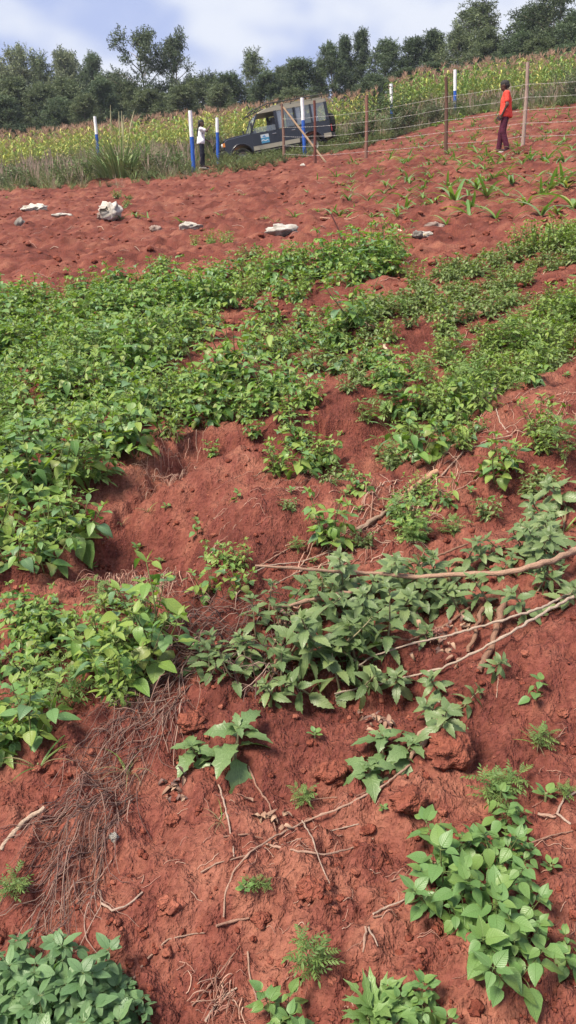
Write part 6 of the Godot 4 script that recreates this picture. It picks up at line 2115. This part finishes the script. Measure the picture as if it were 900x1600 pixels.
func make_fallen_branches() -> void:
	var tan_ := Color(0.36, 0.23, 0.165)
	var brown := Color(0.25, 0.145, 0.10)
	var grey := Color(0.42, 0.33, 0.27)
	var g := "cut branches lying across the slope"
	stick([930, 885, 895, 898, 840, 925, 780, 945, 720, 952, 640, 960, 570, 958, 500, 962, 430, 962, 400, 966], [0.07, 0.19], 0.012, 0.004, tan_, 1, "fallen_branch", "thickest tan branch lying through the toothed shoots", g, 10)
	stick([560, 965, 500, 975, 450, 985, 425, 985], [0.10, 0.08], 0.008, 0.005, tan_, 2, "fallen_branch", "short tan side branch forking off the thickest branch", g)
	stick([905, 945, 850, 975, 800, 1005, 745, 1035, 690, 1060, 620, 1078, 560, 1090, 522, 1098], [0.04, 0.03], 0.0052, 0.0025, grey, 3, "fallen_branch", "long pale thin stem arching over the bare slope", g)
	stick([890, 950, 840, 975, 780, 995, 700, 1018, 640, 1032, 580, 1052, 555, 1070], [0.05, 0.06], 0.0048, 0.0025, grey, 4, "fallen_branch", "long pale thin stem crossing above the bare slope", g)
	stick([785, 950, 778, 985, 765, 1020, 748, 1050], [0.03, 0.0], 0.0105, 0.009, brown, 5, "fallen_branch", "stout brown stem dropping from the thickest branch", g, 9)
	stick([752, 965, 742, 1000, 730, 1025], [0.03, 0.01], 0.007, 0.006, brown, 6, "fallen_branch", "shorter brown stem beside the stout dropping one", g)
	stick([735, 965, 700, 990, 680, 1000, 640, 1015, 590, 1010], [0.04, 0.03], 0.005, 0.002, brown, 7, "fallen_branch", "thin forked brown twig under the pale stems", g)
	stick([690, 1130, 668, 1150, 640, 1165], [0.03, 0.0], 0.0085, 0.007, tan_, 8, "fallen_branch", "cut tan stub poking out of the soil", g, 9)
	stick([680, 1145, 655, 1175, 640, 1190], [0.02, 0.0], 0.0075, 0.006, tan_, 9, "fallen_branch", "second cut stub below the first one", g, 9)
	stick([470, 985, 440, 1020, 430, 1050, 420, 1090], [0.05, 0.0], 0.006, 0.005, brown, 10, "fallen_branch", "bent brown stem going down into the toothed shoots", g)
	stick([600, 935, 640, 900, 690, 880, 730, 858], [0.06, 0.02], 0.006, 0.004, brown, 11, "fallen_branch", "brown stem climbing behind the toothed shoots", g)
	stick([610, 795, 640, 770, 668, 750, 682, 742], [0.0, 0.01], 0.011, 0.014, Color(0.44, 0.27, 0.17), 12, "fallen_branch", "short splintered piece of wood among the low weeds", g, 8)
	stick([560, 830, 620, 790, 655, 770], [0.0, 0.0], 0.009, 0.008, Color(0.30, 0.21, 0.16), 13, "fallen_branch", "dark stick leading up to the splintered wood", g, 7)
	stick([0, 1330, 20, 1305, 45, 1285, 70, 1268], [0.0, 0.01], 0.006, 0.007, Color(0.42, 0.32, 0.25), 14, "fallen_branch", "flat dry stalk lying beside the tangle of stems", g, 6)
	stick([568, 508, 590, 525, 608, 558], [0.02, 0.0], 0.009, 0.010, Color(0.60, 0.47, 0.34), 15, "fallen_branch", "bare pale stick on the hump between the weed clumps", g, 7)
	stick([622, 368, 650, 374, 664, 376], [0.03, 0.03], 0.016, 0.015, Color(0.62, 0.52, 0.36), 16, "fallen_branch", "short bamboo stick lying on the broken rubble", g, 8)
	stick([640, 700, 700, 665, 745, 640, 775, 622], [0.01, 0.05], 0.006, 0.006, Color(0.27, 0.21, 0.19), 17, "fallen_branch", "dark weathered stick at the lower edge of the yellow-green band", g, 6)
	stick([500, 345, 545, 348, 560, 349], [0.01, 0.01], 0.010, 0.008, Color(0.44, 0.28, 0.2), 18, "fallen_branch", "thin brown stick lying flat on the tilled soil", g, 6)
	# a thin dark stake stuck in the ground
	var foot := gp(537, 385)
	var r := ray(517, 334)
	var tip := EYE + r * (foot.z / r.z)
	var sm := MB.new()
	sm.tube(PackedVector3Array([Vector3(0, -0.05, 0), (tip - foot) * 0.5 + Vector3(0.01, 0, 0), tip - foot]), PackedFloat32Array([0.011, 0.010, 0.008]), 6, Color(0.16, 0.07, 0.06))
	single("thin_stake", sm.mesh(bark_mat()), "thin dark stake leaning out of the ground above the leafy clump", "stake", Transform3D(Basis(), foot))
	# twigs on the near slope
	var tw := [
		[[640, 1198, 600, 1230, 540, 1262, 480, 1285, 425, 1312, 390, 1335, 365, 1365, 352, 1400, 350, 1435], 0.0032, 0.0022, "longest thin twig winding down the near slope"],
		[[342, 1230, 352, 1262, 360, 1300, 366, 1340], 0.0026, 0.002, "straight pale twig slanting down beside the winding one"],
		[[388, 1200, 402, 1232, 422, 1262, 430, 1300], 0.0028, 0.002, "crooked pale twig with dry leaf scraps"],
		[[415, 1322, 460, 1332, 510, 1338, 550, 1328, 584, 1313], 0.0030, 0.002, "pale twig curving across the open slope"],
		[[472, 1285, 488, 1312, 500, 1350, 515, 1382], 0.0022, 0.0012, "thin twig dropping straight down the open slope"],
		[[338, 1450, 362, 1442, 390, 1436], 0.0034, 0.0026, "short pale stick across the foot of the winding twig"],
		[[208, 1532, 232, 1500, 262, 1470, 300, 1462, 320, 1460], 0.0026, 0.0014, "arched pale twig by the potato plants"],
		[[158, 1415, 175, 1425, 200, 1418, 222, 1396], 0.003, 0.0022, "curved twig beside the angular red clod"],
		[[350, 1310, 385, 1305, 410, 1312], 0.002, 0.0012, "fine twig crossing the straight pale one"],
		[[315, 1365, 340, 1350, 365, 1345, 385, 1338], 0.002, 0.0014, "kinked fine twig with a curled end"],
		[[583, 1432, 605, 1420, 632, 1408], 0.0026, 0.0018, "short reddish twig on the crusted soil"],
		[[582, 1436, 600, 1432], 0.002, 0.0012, "splinter beside the short reddish twig"],
		[[572, 1452, 570, 1475, 566, 1490], 0.003, 0.002, "reddish curled root sticking out of a crack"],
		[[575, 1452, 584, 1468, 590, 1480], 0.0025, 0.0015, "thin curled root beside the reddish one"],
		[[610, 1380, 630, 1372, 640, 1360], 0.0018, 0.001, "fine straw on the crusted soil"],
		[[388, 1490, 390, 1530, 395, 1545, 404, 1570], 0.0022, 0.0014, "straight straw at the foot of the slope"],
		[[320, 1600, 340, 1570, 370, 1545], 0.003, 0.002, "grey stem near the foot of the slope"],
		[[300, 1575, 330, 1540, 360, 1500, 375, 1480], 0.002, 0.0012, "dry stem rising from the foot of the slope"],
		[[775, 1028, 778, 1060, 776, 1092], 0.002, 0.0016, "upright pale straw on the slope below the stems"],
		[[890, 1290, 870, 1275, 880, 1250, 900, 1240], 0.003, 0.002, "bent pale stick next to a feathery seedling"],
		[[830, 1320, 860, 1308, 895, 1300], 0.0022, 0.0014, "thin brown twig beside the broad-leaved clump"],
		[[840, 1275, 860, 1278, 870, 1279], 0.004, 0.003, "dark twig piece beside the broad-leaved clump"],
		[[560, 1290, 520, 1300, 470, 1312, 440, 1322], 0.0016, 0.001, "hair-thin straw below the crusted lump"],
		[[460, 1260, 500, 1250, 560, 1245, 600, 1225], 0.0018, 0.0012, "faint straw crossing below the round clod"],
		[[690, 745, 720, 712, 760, 690, 800, 682], 0.004, 0.003, "grey twig through the creeping weeds"],
		[[380, 905, 420, 885, 470, 880, 520, 862], 0.003, 0.002, "brown straw across the bare mound"],
		[[400, 890, 450, 860, 520, 835, 560, 820], 0.0035, 0.002, "long brown stem along the bare mound"],
		[[430, 915, 480, 890, 530, 880], 0.003, 0.002, "short stem above the thickest branch"],
		[[800, 685, 780, 660, 775, 640], 0.004, 0.003, "dark upright twig on the bare patch beside the band"],
	]
	var k := 30
	for t in tw:
		stick(t[0], [0.004, 0.003], t[1], t[2], [Color(0.40, 0.26, 0.20), Color(0.45, 0.33, 0.27), Color(0.33, 0.19, 0.145)][k % 3], k, "dry_twig", t[3], "dry twigs on the soil", 6)
		k += 1

# ---------------------------------------------------------------- dry stems, straw and dead leaves
func strands(area: PackedVector2Array, count: int, heading: Vector2, ln: float, rad: float, lift: float, cols: Array, s: int, arch := 0.0) -> MB:
	var rng := rngs(s)
	var m := MB.new()
	var lo := area[0]
	var hi := area[0]
	for q in area:
		lo = lo.min(q); hi = hi.max(q)
	var made := 0
	var tries := 0
	while made < count and tries < count * 30:
		tries += 1
		var p := Vector2(rng.randf_range(lo.x, hi.x), rng.randf_range(lo.y, hi.y))
		if not Geometry2D.is_point_in_polygon(p, area): continue
		made += 1
		var d := heading.rotated(rng.randfn() * 0.38)
		var l := ln * rng.randf_range(0.35, 1.2)
		var n := 9
		var pts := PackedVector3Array()
		var r := PackedFloat32Array()
		var thick := rng.randf_range(0.5, 1.6)
		var bend := rng.randfn() * 0.09
		var up := lift * rng.randf()
		for i in n:
			var t := i / (n - 1.0)
			pts.append(on(p.x, p.y, 0.002 + up * (0.4 + 0.6 * sin(t * PI)) + arch * rng.randf_range(0.6, 1.0) * sin(t * PI)))
			r.append(rad * thick * rng.randf_range(0.7, 1.2) * (1.1 - 0.5 * t))
			d = d.rotated(bend + rng.randfn() * 0.12)
			p += d * l / n
		var c: Color = cols[rng.randi() % cols.size()]
		m.tube(pts, r, 4, c * rng.randf_range(0.8, 1.2), false)
	return m

func make_litter() -> void:
	var mat := vc_mat("dry stems", 0.85, 0.3)
	var pale := [Color(0.17, 0.105, 0.088), Color(0.25, 0.17, 0.14), Color(0.13, 0.075, 0.066), Color(0.09, 0.055, 0.052)]
	var straw := [Color(0.40, 0.27, 0.21), Color(0.34, 0.20, 0.155), Color(0.27, 0.14, 0.11)]
	var o := single("dry_stem_tangle", strands(poly([270, 1040, 320, 1090, 245, 1190, 200, 1300, 150, 1420, 60, 1440, 90, 1320, 150, 1200, 205, 1110]), 360, Vector2(-0.35, -0.75), 0.28, 0.0010, 0.018, pale, 1500, 0.004).mesh(mat), "tangle of thin dry stems sliding down the slope beside the lobed plant", "dry stems", Transform3D(), "", "stuff")
	single("dry_stem_mat", strands(poly([300, 950, 430, 960, 470, 1060, 400, 1110, 280, 1090, 250, 1040]), 170, Vector2(-0.6, -0.45), 0.22, 0.0018, 0.06, pale, 1501, 0.02).mesh(mat), "matted dry stems under the toothed shoots", "dry stems", Transform3D(), "", "stuff")
	single("root_fringe", strands(poly([225, 735, 300, 690, 340, 700, 300, 750, 230, 765]), 70, Vector2(-0.5, -0.6), 0.16, 0.0016, 0.03, straw, 1502, 0.03).mesh(mat), "fringe of dry roots over the small bank at the edge of the leafy bed", "roots", Transform3D(), "", "stuff")
	single("root_fringe", strands(poly([140, 905, 210, 850, 270, 860, 300, 930, 220, 960, 150, 945]), 110, Vector2(-0.2, -0.7), 0.17, 0.0016, 0.03, straw, 1503, 0.05).mesh(mat), "arching dry roots in the hollow between the two leafy beds", "roots", Transform3D(), "", "stuff")
	single("straw_litter", strands(poly([420, 920, 560, 800, 690, 720, 740, 720, 690, 800, 600, 880]), 130, Vector2(0.55, 0.6), 0.26, 0.0016, 0.015, straw, 1504).mesh(mat), "brown straw scattered along the bare ridge above the fallen branches", "straw", Transform3D(), "", "stuff")
	single("straw_litter", strands(poly([660, 700, 800, 640, 900, 640, 900, 700, 760, 720]), 60, Vector2(0.6, 0.5), 0.25, 0.0016, 0.01, straw, 1505).mesh(mat), "straw scattered below the yellow-green weed band", "straw", Transform3D(), "", "stuff")
	single("straw_litter", strands(poly([180, 1300, 420, 1230, 700, 1280, 900, 1100, 900, 1590, 300, 1590]), 150, Vector2(0.6, 0.2), 0.07, 0.0008, 0.004, straw, 1506).mesh(mat), "short bits of straw lying on the near slope", "straw", Transform3D(), "", "stuff")
	single("root_mass", strands(poly([330, 1490, 375, 1480, 380, 1560, 330, 1570]), 45, Vector2(-0.2, -0.7), 0.08, 0.0012, 0.01, straw, 1507, 0.01).mesh(mat), "bundle of fine dry roots at the foot of the slope", "roots", Transform3D(), "", "stuff")
	single("field_straw", strands(poly([0, 330, 300, 310, 560, 270, 700, 220, 900, 200, 900, 370, 500, 390, 200, 440, 0, 460]), 260, Vector2(0.9, 0.2), 0.25, 0.004, 0.02, [Color(0.38, 0.28, 0.22), Color(0.30, 0.19, 0.16)], 1509).mesh(mat), "bits of old crop stalk strewn over the tilled field", "straw", Transform3D(), "", "stuff")
	single("mound_straw", strands(poly([300, 860, 340, 770, 430, 730, 540, 760, 520, 850, 400, 900]), 70, Vector2(0.6, 0.5), 0.14, 0.0012, 0.008, straw, 1510).mesh(mat), "fine roots and straw on the bare mound", "straw", Transform3D(), "", "stuff")
	single("field_straw", strands(poly([480, 380, 700, 420, 900, 420, 900, 640, 640, 600, 520, 560]), 90, Vector2(0.7, 0.3), 0.3, 0.003, 0.015, straw, 1508).mesh(mat), "bits of dry straw between the weed clumps on the hump", "straw", Transform3D(), "", "stuff")
	# withered leaves caught in the branches
	var dead := [Color(0.24, 0.15, 0.11), Color(0.33, 0.22, 0.16), Color(0.16, 0.10, 0.09)]
	var rng := rngs(1520)
	var groups := [[[420, 960, 470, 975, 480, 1040, 430, 1050], 70, 0.07, "withered brown leaves hanging under the end of the thickest branch"], [[640, 960, 740, 970, 720, 1050, 620, 1040], 60, 0.05, "withered leaves caught under the pale stems"], [[560, 1075, 610, 1075, 615, 1140, 570, 1150], 45, 0.02, "shrivelled dead leaves on the bank under the toothed shoots"], [[255, 1240, 290, 1230, 290, 1265, 260, 1265], 25, 0.01, "crumpled dead plant on the open soil"], [[395, 1265, 445, 1265, 445, 1300, 400, 1300], 25, 0.01, "shrivelled grey leaves on the winding twig"]]
	var lf := []
	for k in 4: lf.append(leaf("lance", 0.03, 0.013, 4, 0.7, rng.randf_range(1.0, 2.6), 0.0, 0.4, dead[k % 3], rng))
	for gname in groups:
		var m := MB.new()
		var area := poly(gname[0])
		var c := Vector2.ZERO
		for q in area: c += q
		c /= area.size()
		for i in gname[1]:
			var q := area[rng.randi() % area.size()].lerp(c, rng.randf())
			var u := Vector3(rng.randf_range(-1, 1), rng.randf_range(-0.6, 0.8), rng.randf_range(-1, 1))
			m.merge(lf[rng.randi() % 4], aim(u, Vector3(rng.randf_range(-1, 1), 1, 0), on(q.x, q.y, rng.randf() * gname[2] + 0.004), rng.randf_range(0.6, 1.3)))
		single("dead_leaves", m.mesh(vc_mat("dead leaves", 0.9, 0.2)), gname[3], "dead leaves", Transform3D(), "", "stuff")
	# dry spiny seed head
	var sp := MB.new()
	for i in 46:
		var u := Vector3(rng.randfn(), rng.randfn(), rng.randfn()).normalized()
		sp.tube(PackedVector3Array([u * 0.004, u * 0.026]), PackedFloat32Array([0.0016, 0.0004]), 4, Color(0.24, 0.12, 0.10) * rng.randf_range(0.8, 1.3), false)
	single("seed_head", sp.mesh(mat), "dry spiny brown seed head between the pale stems", "seed head", Transform3D(Basis(), gp(683, 1010) + Vector3(0, 0.05, 0)))
